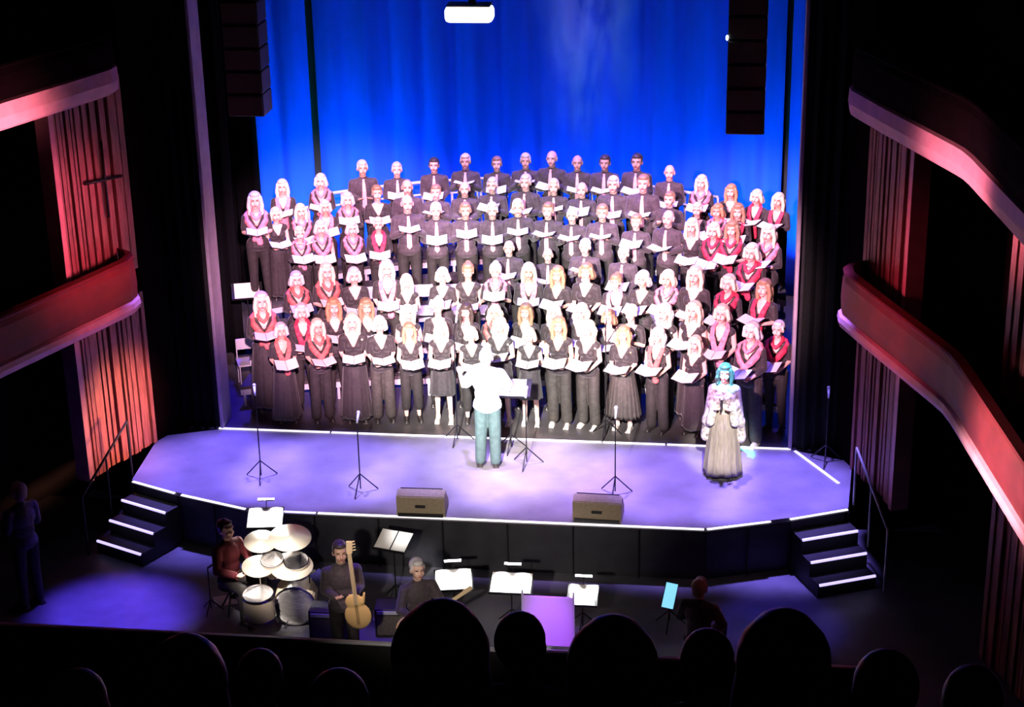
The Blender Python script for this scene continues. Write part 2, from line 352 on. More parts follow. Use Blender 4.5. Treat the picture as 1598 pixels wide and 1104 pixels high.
def skirt_mesh(top, bot, rb, flutes=14, amp=.05, rt=(.155, .118), seed=0):
    rnd = random.Random(seed); bm = bmesh.new(); N = 112; K = 14; rings = []
    ph = [rnd.uniform(0, 6) for _ in range(4)]
    for k in range(K+1):
        t = k/K; z = top + (bot-top)*t; e = t**.75
        ring = []
        for i in range(N):
            a = 2*PI*i/N; f = 1 + amp*e*(math.sin(flutes*a+ph[0]) + .5*math.sin((flutes*2-3)*a+ph[1]+t*.5) + .4*math.sin(5*a+ph[2]))
            rx = (rt[0]+(rb-rt[0])*e)*f; ry = (rt[1]+(rb*.82-rt[1])*e)*f
            if .15 < t < .4: ry *= 1.06
            ring.append(bm.verts.new((rx*math.cos(a), ry*math.sin(a), z + .012*t*math.sin(3*a+ph[3]))))
        rings.append(ring)
    for a, b in zip(rings, rings[1:]):
        for i in range(N): bm.faces.new((a[i], b[i], b[(i+1) % N], a[(i+1) % N]))
    inner = [bm.verts.new((v.co.x*.93, v.co.y*.93, v.co.z+.02)) for v in rings[-1]]
    for i in range(N): bm.faces.new((rings[-1][i], inner[i], inner[(i+1) % N], rings[-1][(i+1) % N]))
    bm.faces.new(rings[0]); bm.faces.new(inner[::-1])
    me = bpy.data.meshes.new('skirt'); bm.to_mesh(me); bm.free(); me.polygons.foreach_set('use_smooth', [True]*len(me.polygons)); me.materials.append(M_dress); return me
def scarf_mesh(J, kind):
    bm = bmesh.new(); z = J['dz']; yb = -.03 if not J['male'] else 0
    if kind == 'tails':
        for s in (-1, 1):
            pts = [(0, .075, 1.47), (s*.07, .035, 1.48), (s*.10, -.055, 1.42), (s*.085, -.125+yb, 1.32), (s*.05, -.15+yb, 1.20), (s*.035, -.145+yb, 1.08 - .03*s), (s*.04, -.15+yb, .99 - .05*s)]
            for i, (a, b) in enumerate(zip(pts, pts[1:])):
                cap(bm, a, b, .034+.004*i, .036+.004*i, 10, .42, Vector(((a[0]+b[0])/2, (a[1]+b[1])/2 - .02, .02)))
                if i > 0: cap(bm, Vector(a)+Vector((s*.024, -.012, 0)), Vector(b)+Vector((s*.028, -.012, 0)), .014, .014, 8)
    else:   # 'wrap': a broad soft drape round the shoulders that meets in a point on the chest
        for s in (-1, 1):
            pts = [(0, .09, 1.45), (s*.10, .07, 1.44), (s*.155, .0, 1.41), (s*.14, -.085+yb, 1.34), (s*.075, -.14+yb, 1.25), (s*.0, -.155+yb, 1.17)]
            for i, (a, b) in enumerate(zip(pts, pts[1:])):
                cap(bm, a, b, .050, .050 if i < 4 else .034, 12, .55, Vector(((a[0]+b[0])/2, (a[1]+b[1])/2, .03)))
            pts = [(0, .075, 1.49), (s*.06, .05, 1.49), (s*.08, -.02, 1.465), (s*.05, -.09+yb*.5, 1.41), (0, -.115+yb*.6, 1.375)]
            for a, b in zip(pts, pts[1:]): cap(bm, a, b, .026, .026, 10)
        cap(bm, (.01, -.155+yb, 1.20), (.03, -.16+yb, 1.02), .035, .05, 10, .4, (0, -1, .1)); cap(bm, (-.02, -.155+yb, 1.20), (-.05, -.155+yb, 1.07), .03, .04, 10, .4, (0, -1, .1))
    me = blob(bm, .009, 1); me.materials.append(M_red); return me
def tie_mesh():
    bm = bmesh.new(); y = -.141
    ell(bm, (0, -.098, 1.448), (.023, .016, .020))
    prof = [(1.445, .014, -.104), (1.38, .024, -.128), (1.27, .030, y-.004), (1.12, .036, y), (1.00, .038, y+.012), (.965, .004, y+.012)]
    fr = [[bm.verts.new((sx*wd, yy-.006, zz)) for sx in (-1, 1)] for zz, wd, yy in prof]; bk = [[bm.verts.new((sx*wd, yy+.006, zz)) for sx in (-1, 1)] for zz, wd, yy in prof]
    for i in range(len(prof)-1):
        bm.faces.new((fr[i][0], fr[i+1][0], fr[i+1][1], fr[i][1])); bm.faces.new((bk[i][0], bk[i][1], bk[i+1][1], bk[i+1][0]))
        for k in (0, 1): bm.faces.new((fr[i][k], bk[i][k], bk[i+1][k], fr[i+1][k]))
    me = bpy.data.meshes.new('necktie'); bm.to_mesh(me); bm.free(); me.materials.append(M_tie); return me
def hair_mesh(kind, J=None):
    bm = bmesh.new(); z = J['dz'] if J else 0.
    if kind in ('short', 'bald'):
        if kind == 'short':
            ell(bm, (0, .030, 1.652+z), (.083, .094, .086), n=20); ell(bm, (0, -.030, 1.700+z), (.062, .05, .034)); ell(bm, (0, .06, 1.60+z), (.068, .058, .075))
            for s in (-1, 1): ell(bm, (s*.072, -.015, 1.635+z), (.012, .022, .035))
        else:
            ell(bm, (0, .055, 1.60+z), (.072, .062, .055), n=18)
            for s in (-1, 1): ell(bm, (s*.071, .02, 1.615+z), (.014, .035, .03))
    else:
        ell(bm, (0, .024, 1.655+z), (.088, .100, .088), n=20); ell(bm, (0, -.030, 1.706+z), (.066, .052, .032)); ell(bm, (0, .062, 1.60+z), (.076, .064, .09))
        L = {'bob': 1.53, 'long': 1.34, 'wavy': 1.28, 'bun': 1.60}[kind]
        for s in (-1, 1):
            if kind != 'bun':
                cap(bm, (s*.074, -.022, 1.665+z), (s*.088, -.012, 1.56+z), .024, .028); cap(bm, (s*.088, -.012, 1.56+z), (s*(.098 if kind != 'bob' else .085), -.03 if kind != 'bob' else 0, L+.03+z), .028, .034 if kind != 'bob' else .024)
                cap(bm, (s*.06, .05, 1.60+z), (s*.075, .075, L+z), .045, .045)
            else: ell(bm, (s*.074, .0, 1.64+z), (.014, .03, .035))
        if kind == 'bun': ell(bm, (0, .10, 1.70+z), (.048, .045, .045)); 
        else: cap(bm, (0, .075, 1.6+z), (0, .095, L-.02+z), .055, .05)
        if kind == 'wavy':
            rnd = random.Random(4)
            for i in range(26):
                s = rnd.choice((-1, 1)); t = rnd.random(); ell(bm, (s*(.09+.03*t+rnd.uniform(-.01, .02)), rnd.uniform(-.045, .06), 1.62-.36*t+z), (.026, .026, .03))
    me = blob(bm, .009, 1); me.materials.append(M_hair['blond']); bighead(me, z); return me
def shoe_mesh(J, s, heel=False):
    bm = bmesh.new(); A = J['an'][s]
    cap(bm, A + Vector((0, .025, -.045)), A + Vector((s*.018, -.135, -.055)), .043, .034, 12, .85); cap(bm, A + Vector((0, .01, -.03)), A + Vector((0, .01, .0)), .040, .042)
    box(bm, A + Vector((s*.008, -.055, -.084)), (.085, .25, .012)); box(bm, A + Vector((0, .035, -.075)), (.07, .065, .03))
    me = blob(bm, .009, 1)
    for v in me.vertices: v.co.z = max(v.co.z, 0.0)
    me.materials.append(M_shoe); return me
CACHE = {}
def cached(key, fn, *a, **k):
    if key not in CACHE: CACHE[key] = fn(*a, **k)
    return CACHE[key]
JN = {}
def getJ(male, arms): 
    if (male, arms) not in JN: JN[(male, arms)] = joints(male, arms)
    return JN[(male, arms)]
def part(name, me, parent, m=None):
    o = obj_from(name, me, parent)
    if m is not None and me.materials[0] is not m:
        o.material_slots[0].link = 'OBJECT'; o.material_slots[0].material = m
    return o
def person(male, arms, hair, haircol, top, bottom, neck, loc, rz, h, label, group, skin=0, topm=None, botm=None, neckm=None, shoem=None):
    J = getJ(male, arms); b = part('person', cached(('b', male, arms), body_mesh, J), None, M_skin[skin]); k = h/1.725
    b.location = loc; b.rotation_euler = (0, 0, rz); b.scale = (k, k, k); tag(b, label, 'person', group)
    if hair: part('hair', cached(('h', hair), hair_mesh, hair), b, M_hair[haircol])
    hem = .86 if bottom in ('trousers', 'wide_trousers') else .93
    part('shirt' if male else 'blouse', cached(('t', male, arms, top, hem), top_mesh, J, top, hem), b, topm or (M_shirt if male else M_dress))
    if bottom == 'trousers': part('trousers', cached(('tr', male), trouser_mesh, J, .0), b, botm or M_trouser)
    elif bottom == 'wide_trousers': part('trousers', cached(('trw', male), trouser_mesh, J, .03), b, botm or M_trouser)
    elif bottom == 'crop': part('trousers', cached(('trc', male), trouser_mesh, J, .02, .16), b, botm or M_trouser)
    elif bottom == 'long': part('skirt', cached(('sk', 'l'), skirt_mesh, 1.06, .07, .25, 13, .03), b, botm or M_dress)
    elif bottom == 'slim': part('skirt', cached(('sk', 's'), skirt_mesh, 1.06, .10, .205, 9, .02, (.155, .118), 3), b, botm or M_dress)
    elif bottom == 'knee': part('skirt', cached(('sk', 'k'), skirt_mesh, 1.06, .50, .22, 11, .035, (.155, .118), 5), b, botm or M_dress)
    elif bottom == 'pleat': part('skirt', cached(('sk', 'p'), skirt_mesh, 1.06, .24, .30, 22, .045, (.155, .118), 7), b, botm or M_skirtg)
    if neck == 'tie': part('necktie', cached('tie', tie_mesh), b, M_tie)
    elif neck: part('scarf', cached(('sc', male, neck), scarf_mesh, J, neck), b, neckm or M_red)
    for s in (-1, 1): part('shoe', cached(('sh', male, s), shoe_mesh, J, s), b, shoem or M_shoe)
    return b
def folder_mesh(pages):
    bm = bmesh.new(); wd, ht, a = .180, .270, R(15)
    for s in (-1, 1):
        rot = Euler((0, -s*a, 0)).to_matrix(); nrm = rot @ Vector((0, 0, 1)); c = rot @ Vector((s*wd/2, 0, 0))
        if pages:
            for i in range(3): box(bm, c + nrm*(.007+.003*i) - Vector((0, .001*i, 0)), (wd-.012-.004*i, ht-.012, .0025), rot)
        else: box(bm, c, (wd, ht, .006), rot, .002)
    if not pages: cap(bm, (0, -ht/2, -.002), (0, ht/2, -.002), .007, .007, 8)
    me = bpy.data.meshes.new('f'); bm.to_mesh(me); bm.free(); me.materials.append(M_page if pages else M_folder); return me
FOLD = {}
def hold_folder(p, arms, label, tilt=8, dx=0, group='open music folders held by the choir'):
    if not FOLD: FOLD['c'] = folder_mesh(False); FOLD['p'] = folder_mesh(True)
    J = getJ(*p['key']); k = p['k']; W = J['wr'][1]
    z0 = {'mid': 1.225, 'high': 1.325, 'low': 1.135}[arms]
    o = obj_from('music_folder', FOLD['c']); m = Matrix.Rotation(p['rz'], 4, 'Z')
    o.location = Vector(p['loc']) + m @ Vector((dx, -.375, z0))*k; o.rotation_euler = (R(tilt), 0, p['rz']); tag(o, label, 'music folder', group)
    obj_from('pages', FOLD['p'], o); return o

# ================================================================== SETTING
def struct(name, bm, m, smooth=False):
    o = mesh_obj(name, bm, m, smooth=smooth); o['kind'] = 'structure'; return o
TH = [(-4.27, 0), (-5.15, -.35), (-5.07, -1.86), (-4.30, -2.20), (-3.12, -2.61), (3.12, -2.61), (4.26, -2.20), (5.03, -1.84), (5.15, -.35), (4.27, 0)]
bm = bmesh.new(); prism(bm, TH, -.06, 0); struct('floor', bm, M_floor)
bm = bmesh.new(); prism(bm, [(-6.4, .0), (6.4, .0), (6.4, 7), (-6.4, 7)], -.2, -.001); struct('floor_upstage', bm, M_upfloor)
# stage front (black fascia, slightly set back) with base board
bm = bmesh.new(); prism(bm, [(x*.992, y+.03) for x, y in TH], -.8, -.06); struct('wall_stage_front', bm, M_fascia)
bm = bmesh.new(); 
for (a, b) in zip(TH[1:], TH[2:-1]):
    a, b = Vector((*a, 0)), Vector((*b, 0)); d = (b-a).normalized(); L = (b-a).length; n = Vector((d.y, -d.x, 0)); ang = math.atan2(d.y, d.x)
    k = int(L/1.0)+1
    for i in range(k+1): box(bm, a + d*L*i/k - Vector((0, 0, .43)) + n*.004, (.02, .03, .74), Euler((0, 0, ang)).to_matrix())
struct('trim_1', bm, M_blackmetal)
# pit floor and stalls floor
bm = bmesh.new(); box(bm, (0, -4.0, -.85), (17, 6.2, .1)); struct('floor_pit', bm, M_pitfloor)
bm = bmesh.new(); prism(bm, [(-9, -7.05), (9, -7.05), (9, -24), (-9, -24)], -1.15, -1.05); struct('floor_stalls', bm, M_black)
bm = bmesh.new(); box(bm, (0, -7.0, -.95), (17, .1, .3)); struct('wall_pit_rear', bm, M_black)
# white edge strips on the stage nosing
def strip(name, a, b, label, z=.004, wdt=.045, m=None, lab=None):
    a, b = Vector((*a, z)), Vector((*b, z)); d = b-a; bm = bmesh.new()
    box(bm, (0, 0, 0), (d.length, wdt, .012), None, .003)
    o = mesh_obj(name, bm, m or M_led); o.location = (a+b)/2 + Vector((0, 0, .006)); o.rotation_euler = (0, 0, math.atan2(d.y, d.x))
    tag(o, label, 'edge light', 'glowing edge strips on the stage and its steps'); return o
def lerp2(a, b, t): return (a[0]+(b[0]-a[0])*t, a[1]+(b[1]-a[1])*t)
strip('edge_light_strip', (-4.32, .0), (-2.6, .0), 'long white floor strip behind the leftmost microphone stand, at the feet of the choir')
strip('edge_light_strip', (-2.57, .0), (2.45, .0), 'longest white floor strip crossing the stage behind the conductor')
strip('edge_light_strip', (2.48, .0), (4.28, .0), 'white floor strip behind the soloist in the robe, level with the choir feet')
strip('edge_light_strip', (4.34, -.06), (4.93, -1.10), 'short slanting white floor strip at the right end of the stage beside the dark drape', m=M_ledv)
strip('edge_light_strip', (-5.05, -1.885), (-4.33, -2.205), 'white nosing strip on the stage edge above the left steps', z=-.02)
strip('edge_light_strip', (-4.22, -2.25), (-3.2, -2.60), 'slanting white nosing strip between the left steps and the drum kit', z=-.02)
strip('edge_light_strip', (-3.1, -2.63), (-2.2, -2.63), 'dimmer short nosing strip above the drummer music stand', z=-.02, m=M_ledv)
strip('edge_light_strip', (-2.17, -2.63), (3.10, -2.63), 'longest front nosing strip running below both stage monitors', z=-.02)
strip('edge_light_strip', (3.14, -2.625), (3.98, -2.315), 'slanting white nosing strip between the soloist and the right steps', z=-.02)
strip('edge_light_strip', (4.24, -2.225), (5.02, -1.86), 'white nosing strip on the stage edge above the right steps', z=-.02)
# steps at both front corners
def steps(side):
    o = empty('stage_steps', (0, 0, 0)); tag(o, 'black steps with glowing violet edges at the %s corner of the stage' % ('left' if side < 0 else 'right'), 'steps', 'corner steps up to the stage')
    A = Vector((5.05*side, -1.86, 0)); B = Vector((4.28*side, -2.21, 0)); d = (B-A).normalized(); n = Vector((d.y, -d.x, 0)); n = n if n.y < 0 else -n
    for i in range(1, 4):
        bm = bmesh.new(); c = (A+B)/2 + n*(.275*i - .137) + d*.03*i*0
        z1 = -.2*i; box(bm, Vector((c.x, c.y, (z1-.8)/2)), ((B-A).length, .275, .8+z1), Euler((0, 0, math.atan2(d.y, d.x))).to_matrix(), .004)
        mesh_obj('step', bm, M_black, o)
        bm = bmesh.new(); e = (A+B)/2 + n*(.275*i + .004); box(bm, Vector((e.x, e.y, z1-.002)), ((B-A).length*.97, .03, .03), Euler((0, 0, math.atan2(d.y, d.x))).to_matrix(), .003)
        p = mesh_obj('edge_light', bm, M_ledv, o); p['label'] = 'glowing violet step edge'
    bm = bmesh.new(); q = A - d*.06
    path(bm, [q + Vector((0, .1, 0)), q + Vector((0, .1, .85)), q + n*.95 + Vector((0, 0, .12)), q + n*.95 + Vector((0, 0, -.79))], .018)
    path(bm, [q + n*.45 + Vector((0, .05, .5)), q + n*.45 + Vector((0, .05, -.39))], .014)
    mesh_obj('handrail', bm, M_blackmetal if side < 0 else M_metal, o, True)
steps(-1); steps(1)

# drapes
def drape_bm(x0, x1, z0, z1, amp, folds, seed, nz=10, y=0):
    rnd = random.Random(seed); n = max(24, int(folds*10)); bm = bmesh.new(); g = []
    ph = [rnd.uniform(0, 6) for _ in range(5)]
    for k in range(nz+1):
        z = z0+(z1-z0)*k/nz; row = []
        for i in range(n+1):
            t = i/n; f = 2*PI*folds*t; yy = amp*(math.sin(f+ph[0]+.5*math.sin(f*.31+ph[1])) + .5*math.sin(f*.37+ph[2]) + .25*math.sin(f*2.3+ph[3]+z*.2))
            row.append(bm.verts.new((x0+(x1-x0)*t, y+yy*(1-.25*k/nz), z)))
        g.append(row)
    back = [[bm.verts.new(v.co + Vector((0, .03, 0))) for v in row] for row in g]
    for k in range(nz):
        for i in range(n):
            bm.faces.new((g[k][i], g[k][i+1], g[k+1][i+1], g[k+1][i])); bm.faces.new((back[k][i], back[k+1][i], back[k+1][i+1], back[k][i+1]))
    for i in range(n):
        bm.faces.new((g[0][i], back[0][i], back[0][i+1], g[0][i+1])); bm.faces.new((g[-1][i], g[-1][i+1], back[-1][i+1], back[-1][i]))
    for k in range(nz):
        bm.faces.new((g[k][0], g[k+1][0], back[k+1][0], back[k][0])); bm.faces.new((g[k][-1], back[k][-1], back[k+1][-1], g[k+1][-1]))
    return bm
for i, (x0, x1, lab) in enumerate(((-6.2, -4.31, 'leftmost panel of the blue lit back curtain'), (-4.19, 4.14, 'widest panel of the blue lit back curtain, behind the whole choir'), (4.24, 6.2, 'rightmost panel of the blue lit back curtain, behind the hanging black speaker column'))):
    tag(mesh_obj('back_curtain', drape_bm(x0, x1, .02, 9.2, .085, (x1-x0)*1.55, i+3, y=6.75 if i != 0 else 6.72), M_curtain, smooth=True), lab, 'curtain', 'blue lit back curtain panels')
bm = bmesh.new(); box(bm, (0, 7.1, 4.6), (13, .1, 9.4)); struct('wall_back', bm, M_black)
for s in (-1, 1):
    bm = bmesh.new(); box(bm, (s*6.45, 3.6, 4.6), (.1, 7.1, 9.4)); struct('wall_wing_' + ('left' if s < 0 else 'right'), bm, M_black)
for x0, x1, y, lab in ((-6.3, -4.98, 5.5, 'black wing drape furthest upstage on the left, against the blue curtain'), (-6.2, -4.75, 3.0, 'black wing drape between two others on the left, beside the choir'), (-6.0, -4.95, 1.2, 'black wing drape nearest the choir on the left'), (4.95, 6.2, 3.0, 'black wing drape upstage on the right'),):
    tag(mesh_obj('wing_drape', drape_bm(x0, x1, .02, 9.0, .05, 5, int(y*7+x0), y=y), M_blackdrape, smooth=True), lab, 'curtain', 'black wing drapes')
bm = bmesh.new(); box(bm, (0, 3.5, 9.3), (13, 7.5, .1)); struct('ceiling', bm, M_black)
# proscenium
for s in (-1, 1):
    nm = 'left' if s < 0 else 'right'
    bm = bmesh.new(); box(bm, (s*4.27, .22, 4.6), (.05, .46, 9.2), None, .01); struct('trim_proscenium_' + nm, bm, M_pros)
    bm = bmesh.new(); box(bm, (s*4.80, .15, 4.6), (1.0, .12, 9.2)); struct('wall_proscenium_' + nm, bm, M_black)
    o = mesh_obj('tormentor_drape', drape_bm(4.36 if s > 0 else -5.18, 5.18 if s > 0 else -4.36, .02, 9.0, .035, 5, 20+s, y=.0), M_blackdrape if s < 0 else M_spilldrape, smooth=True)
    tag(o, ('black drape covering the left proscenium pier beside the slatted wood' if s < 0 else 'dark drape tinted for stage spill covering the right proscenium pier beside the choir'), 'curtain', 'proscenium drapes')
# side walls of the house, splayed outwards, with slatted panels and two tiers of boxes
U = Vector((.5, -1.27, 0)).normalized()      # along the right wall towards the audience
def side_pt(s, t, off=0., z=0.):
    """t metres along the wall from the proscenium, off metres in from it"""
    base = Vector((5.12, -.55, 0)) + U*t + Vector((-U.y*-1, 0, 0))*0
    n = Vector((-1.27, -.5, 0)).normalized()
    p = base + n*off; return Vector((p.x*s, p.y, z))
def quad_slab(bm, s, t0, t1, o0, o1, z0, z1):
    pts = [side_pt(s, t0, o0), side_pt(s, t1, o0), side_pt(s, t1, o1), side_pt(s, t0, o1)]
    if s < 0: pts = pts[::-1]
    prism(bm, [(p.x, p.y) for p in pts], z0, z1)
for s in (-1, 1):
    nm = 'left' if s < 0 else 'right'; word = nm
    bm = bmesh.new(); quad_slab(bm, s, -.6, 14, -1.5, -1.4, -1.1, 9.3); struct('wall_' + nm, bm, M_boxin)
    bm = bmesh.new(); quad_slab(bm, s, -.62, -.02, -1.4, -.01, -1.1, 9.3); struct('wall_pier_' + nm, bm, M_darkwall)
    # slatted panels between the box openings
    for bi, (t0, t1) in enumerate(((0, 1.45 if s < 0 else 1.33), (3.9, 5.3), (8.4, 9.8))):
        for li, (z0, z1) in enumerate(((-.0 if bi == 0 else -.8, 2.42), (2.75, 5.6 if s < 0 else 5.38))):
            if bi == 2 and li == 0: pass
            o = empty('slatted_wall_panel', side_pt(s, t0, 0, z0))
            where = ('beside the stage', 'further from the stage', 'furthest from the stage')[bi]
            tag(o, 'wooden slatted wall panel %s on the %s, %s the lower box front' % (where, word, 'under' if li == 0 else 'above'), 'wall panel', 'slatted wood panels on the side walls')
            Mi = Matrix.Translation(-o.location)
            bm = bmesh.new(); quad_slab(bm, s, t0, t1, -.12, -.06, z0, z1); bm.transform(Mi); mesh_obj('backing', bm, M_darkwall, o)
            rnd = random.Random(bi*7+li+s); bm = bmesh.new(); t = t0+.01
            while t < t1-.05:
                wd = rnd.choice((.045, .07, .07, .11)); dp = rnd.choice((.0, -.015, .02)); quad_slab(bm, s, t, min(t+wd, t1), -.06, dp, z0+.01, z1-.01-rnd.choice((0, 0, .12))*0); t += wd+rnd.choice((.012, .02, .035))
            bm.transform(Mi); mesh_obj('slats', bm, M_wood, o)
            bm = bmesh.new(); quad_slab(bm, s, t1, t1+.09, -.2, .05, z0, z1); bm.transform(Mi); mesh_obj('end_post', bm, M_litlip, o)
    # box fronts: two tiers
    for li, (zt, zb) in enumerate(((3.16, 2.42), (6.3, 5.55) if s < 0 else (6.2, 5.33))):
        o = empty('box_front', side_pt(s, 0, .5, zb)); tag(o, '%s tier balcony box front on the %s side wall%s' % (('lower', 'upper')[li], word, (' of dark red wood', ' with a pale lit underside')[li]), 'balcony', 'balcony box fronts')
        Mi = Matrix.Translation(-o.location)
        # plan line of the front: rounded nose near the stage, long straight run, then a step outwards
        sh_ = .30 if s < 0 else .05; line = [(.12+sh_, .10), (.16+sh_, .28), (.28+sh_, .42), (.50+sh_, .50), (1.6, .52), (3.35, .52)] + ([(3.6, .53), (3.9, .58), (6.75, 1.25), (9.8, 1.95)])
        e_ = (.0, .17)[li]; prof = [(0, zb+.02), (.02, zb-.02), (.08, zb-.045), (.14, zb-.0), (.165, zb+.07+e_*.4), (.15, zb+.14+e_), (.10, zb+.17+e_)]
        def run(bm, pf, closed=True):
            rows = []
            for (t, of) in line:
                rows.append([bm.verts.new(side_pt(s, t, of + a - .1, b)) for a, b in pf])
            m = len(pf)
            for A_, B_ in zip(rows, rows[1:]):
                for i in range(m): bm.faces.new((A_[i], B_[i], B_[(i+1) % m], A_[(i+1) % m]))
            bm.faces.new(rows[0]); bm.faces.new(rows[-1][::-1]); bmesh.ops.recalc_face_normals(bm, faces=bm.faces[:])
        bm = bmesh.new(); run(bm, prof + [(0, zb+.17+e_)]); bm.transform(Mi); mesh_obj('lower_lip', bm, M_litlip, o)
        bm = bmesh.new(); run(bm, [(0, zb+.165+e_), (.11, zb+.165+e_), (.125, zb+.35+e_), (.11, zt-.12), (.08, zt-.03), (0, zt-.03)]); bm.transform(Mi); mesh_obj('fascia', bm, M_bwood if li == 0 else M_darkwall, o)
        bm = bmesh.new(); run(bm, [(-.03, zt-.03), (.10, zt-.03), (.115, zt-.005), (.10, zt+.02), (-.03, zt+.02)]); bm.transform(Mi); mesh_obj('top_rail', bm, M_bwood if li == 0 else M_darkwall, o)
        bm = bmesh.new(); n_ = len(line)
        up = [bm.verts.new(side_pt(s, t, of-.1, zb+.06)) for t, of in line] ; inn = [bm.verts.new(side_pt(s, t, -1.4, zb+.06)) for t, of in line]
        upl = [bm.verts.new(side_pt(s, t, of-.1, zb-.0)) for t, of in line] ; innl = [bm.verts.new(side_pt(s, t, -1.4, zb-.0)) for t, of in line]
        for i in range(n_-1):
            bm.faces.new((up[i], up[i+1], inn[i+1], inn[i])); bm.faces.new((upl[i], innl[i], innl[i+1], upl[i+1])); bm.faces.new((inn[i], inn[i+1], innl[i+1], innl[i])); bm.faces.new((up[i], upl[i], upl[i+1], up[i+1]))
        bm.faces.new((up[0], inn[0], innl[0], upl[0])); bm.faces.new((up[-1], upl[-1], innl[-1], inn[-1]))
        bm.transform(Mi); mesh_obj('box_floor', bm, M_darkwall, o)
# pipe rail bracket fixed to the left upper slats
bm = bmesh.new(); a = side_pt(-1, .25, .06, 4.2); b = side_pt(-1, 1.0, .06, 4.28); tube(bm, a, b, .022); c = a.lerp(b, .45); tube(bm, c + Vector((0, 0, .55)), c - Vector((0, 0, .55)), .018)
tag(mesh_obj('lighting_bracket', bm, M_blackmetal, smooth=True), 'thin black cross shaped lighting bracket on the upper left slatted panel', 'bracket')

# hanging speaker columns
def speaker_column(x, z0, lab):
    o = empty('speaker_column', (x, -1.0, z0)); tag(o, lab, 'loudspeaker', 'hanging speaker columns')
    for i in range(9):
        bm = bmesh.new(); box(bm, (0, 0, .16+.31*i), (.50, .46, .30), None, .02); c = mesh_obj('cabinet', bm, M_black, o)
        bm = bmesh.new(); box(bm, (0, -.235, .16+.31*i), (.46, .012, .26)); mesh_obj('grille', bm, M_speaker, c)
    bm = bmesh.new(); tube(bm, (0, 0, 2.8), (0, 0, 4.0), .02); mesh_obj('hanging_cable', bm, M_blackmetal, o)
    return o
sc1 = speaker_column(-3.17, 5.17, 'black hanging speaker column left of the stage, faint against the dark')
sc2 = speaker_column(3.48, 5.02, 'black hanging speaker column in front of the right of the blue curtain')
bm = bmesh.new(); ell(bm, (-.26, -.24, 1.28), (.018, .018, .035)); p = mesh_obj('indicator_light', bm, mat('indicator_glow', (1, 1, 1), .5, emit=(.7, .85, 1), es=6), sc2, True); p['label'] = 'small glowing white indicator light'
# hanging lamp over the stage
o = empty('hanging_stage_lamp', (-.29, 0, 6.22)); tag(o, 'glowing cream box lamp hanging from a pole above the stage', 'lamp')
bm = bmesh.new(); box(bm, (0, 0, .13), (.66, .30, .22), None, .06); mesh_obj('lamp_body', bm, mat('lamp_glow', (.95, .92, .85), .5, emit=(1, .96, .84), es=1.6), o, True)
bm = bmesh.new(); box(bm, (0, 0, .255), (.60, .26, .03), None, .008); mesh_obj('lamp_cap', bm, M_metal, o)
bm = bmesh.new(); tube(bm, (.04, 0, .26), (.04, 0, 2.9), .05); mesh_obj('pole', bm, mat('violet_grey_metal', (.3, .25, .4), .5, .3), o)

# ================================================================== CHOIR RISERS
ROWS = dict(R0=(.62, 0, .02), R1=(1.25, 0, .03), R2=(1.95, .35, .045), R3=(2.65, .6, .05), R4=(3.35, .9, .065), R5=(4.05, 1.15, .085), R6=(4.75, 1.4, .1))
def arc(row, x): yc, fz, k = ROWS[row]; return yc - k*x*x
RN = {'R2': 'third', 'R3': 'fourth', 'R4': 'fifth', 'R5': 'sixth', 'R6': 'rearmost'}
order = ['R2', 'R3', 'R4', 'R5', 'R6']
for ri, r in enumerate(order):
    n = 6; xs = [-4.2 + 8.4*i/n for i in range(n+1)]; fz = ROWS[r][1]
    for i in range(n):
        x0, x1 = xs[i]+.006, xs[i+1]-.006
        def front(x): return arc(r, x)-.33
        def back(x): return (arc(order[ri+1], x)-.335) if ri < 4 else arc(r, x)+.42
        c = ((x0+x1)/2, (front(x0)+back(x1))/2)
        o = empty('choir_riser', (c[0], c[1], 0)); tag(o, 'black staging deck under the %s choir row, %s deck from the left' % (RN[r], ('first', 'second', 'third', 'fourth', 'fifth', 'sixth')[i]), 'staging deck', 'staging decks under the choir')
        pts = [(x0, front(x0)), ((x0+x1)/2, front((x0+x1)/2)), (x1, front(x1)), (x1, back(x1)), ((x0+x1)/2, back((x0+x1)/2)), (x0, back(x0))]
        bm = bmesh.new(); prism(bm, [(a-c[0], b-c[1]) for a, b in pts], fz-.05, fz); mesh_obj('deck_top', bm, M_carpet, o)
        for (a, b) in (pts[0], pts[2], pts[3], pts[5]):
            bm = bmesh.new(); tube(bm, ((a-c[0])*.93, (b-c[1])*.9, 0), ((a-c[0])*.93, (b-c[1])*.9, fz-.05), .024); mesh_obj('leg', bm, M_metal, o)
        bm = bmesh.new(); cc = (c[0], c[1]); a, b, d2 = pts[0], pts[1], pts[2]
        for q0, q1 in ((a, b), (b, d2)):
            A_ = Vector((q0[0]-cc[0], q0[1]-cc[1]+.01, 0)); B_ = Vector((q1[0]-cc[0], q1[1]-cc[1]+.01, 0)); dd = B_-A_
            box(bm, ((A_+B_)/2) + Vector((0, 0, fz-.10)), (dd.length, .02, .09), Euler((0, 0, math.atan2(dd.y, dd.x))).to_matrix())
        mesh_obj('front_rail', bm, M_metal, o)
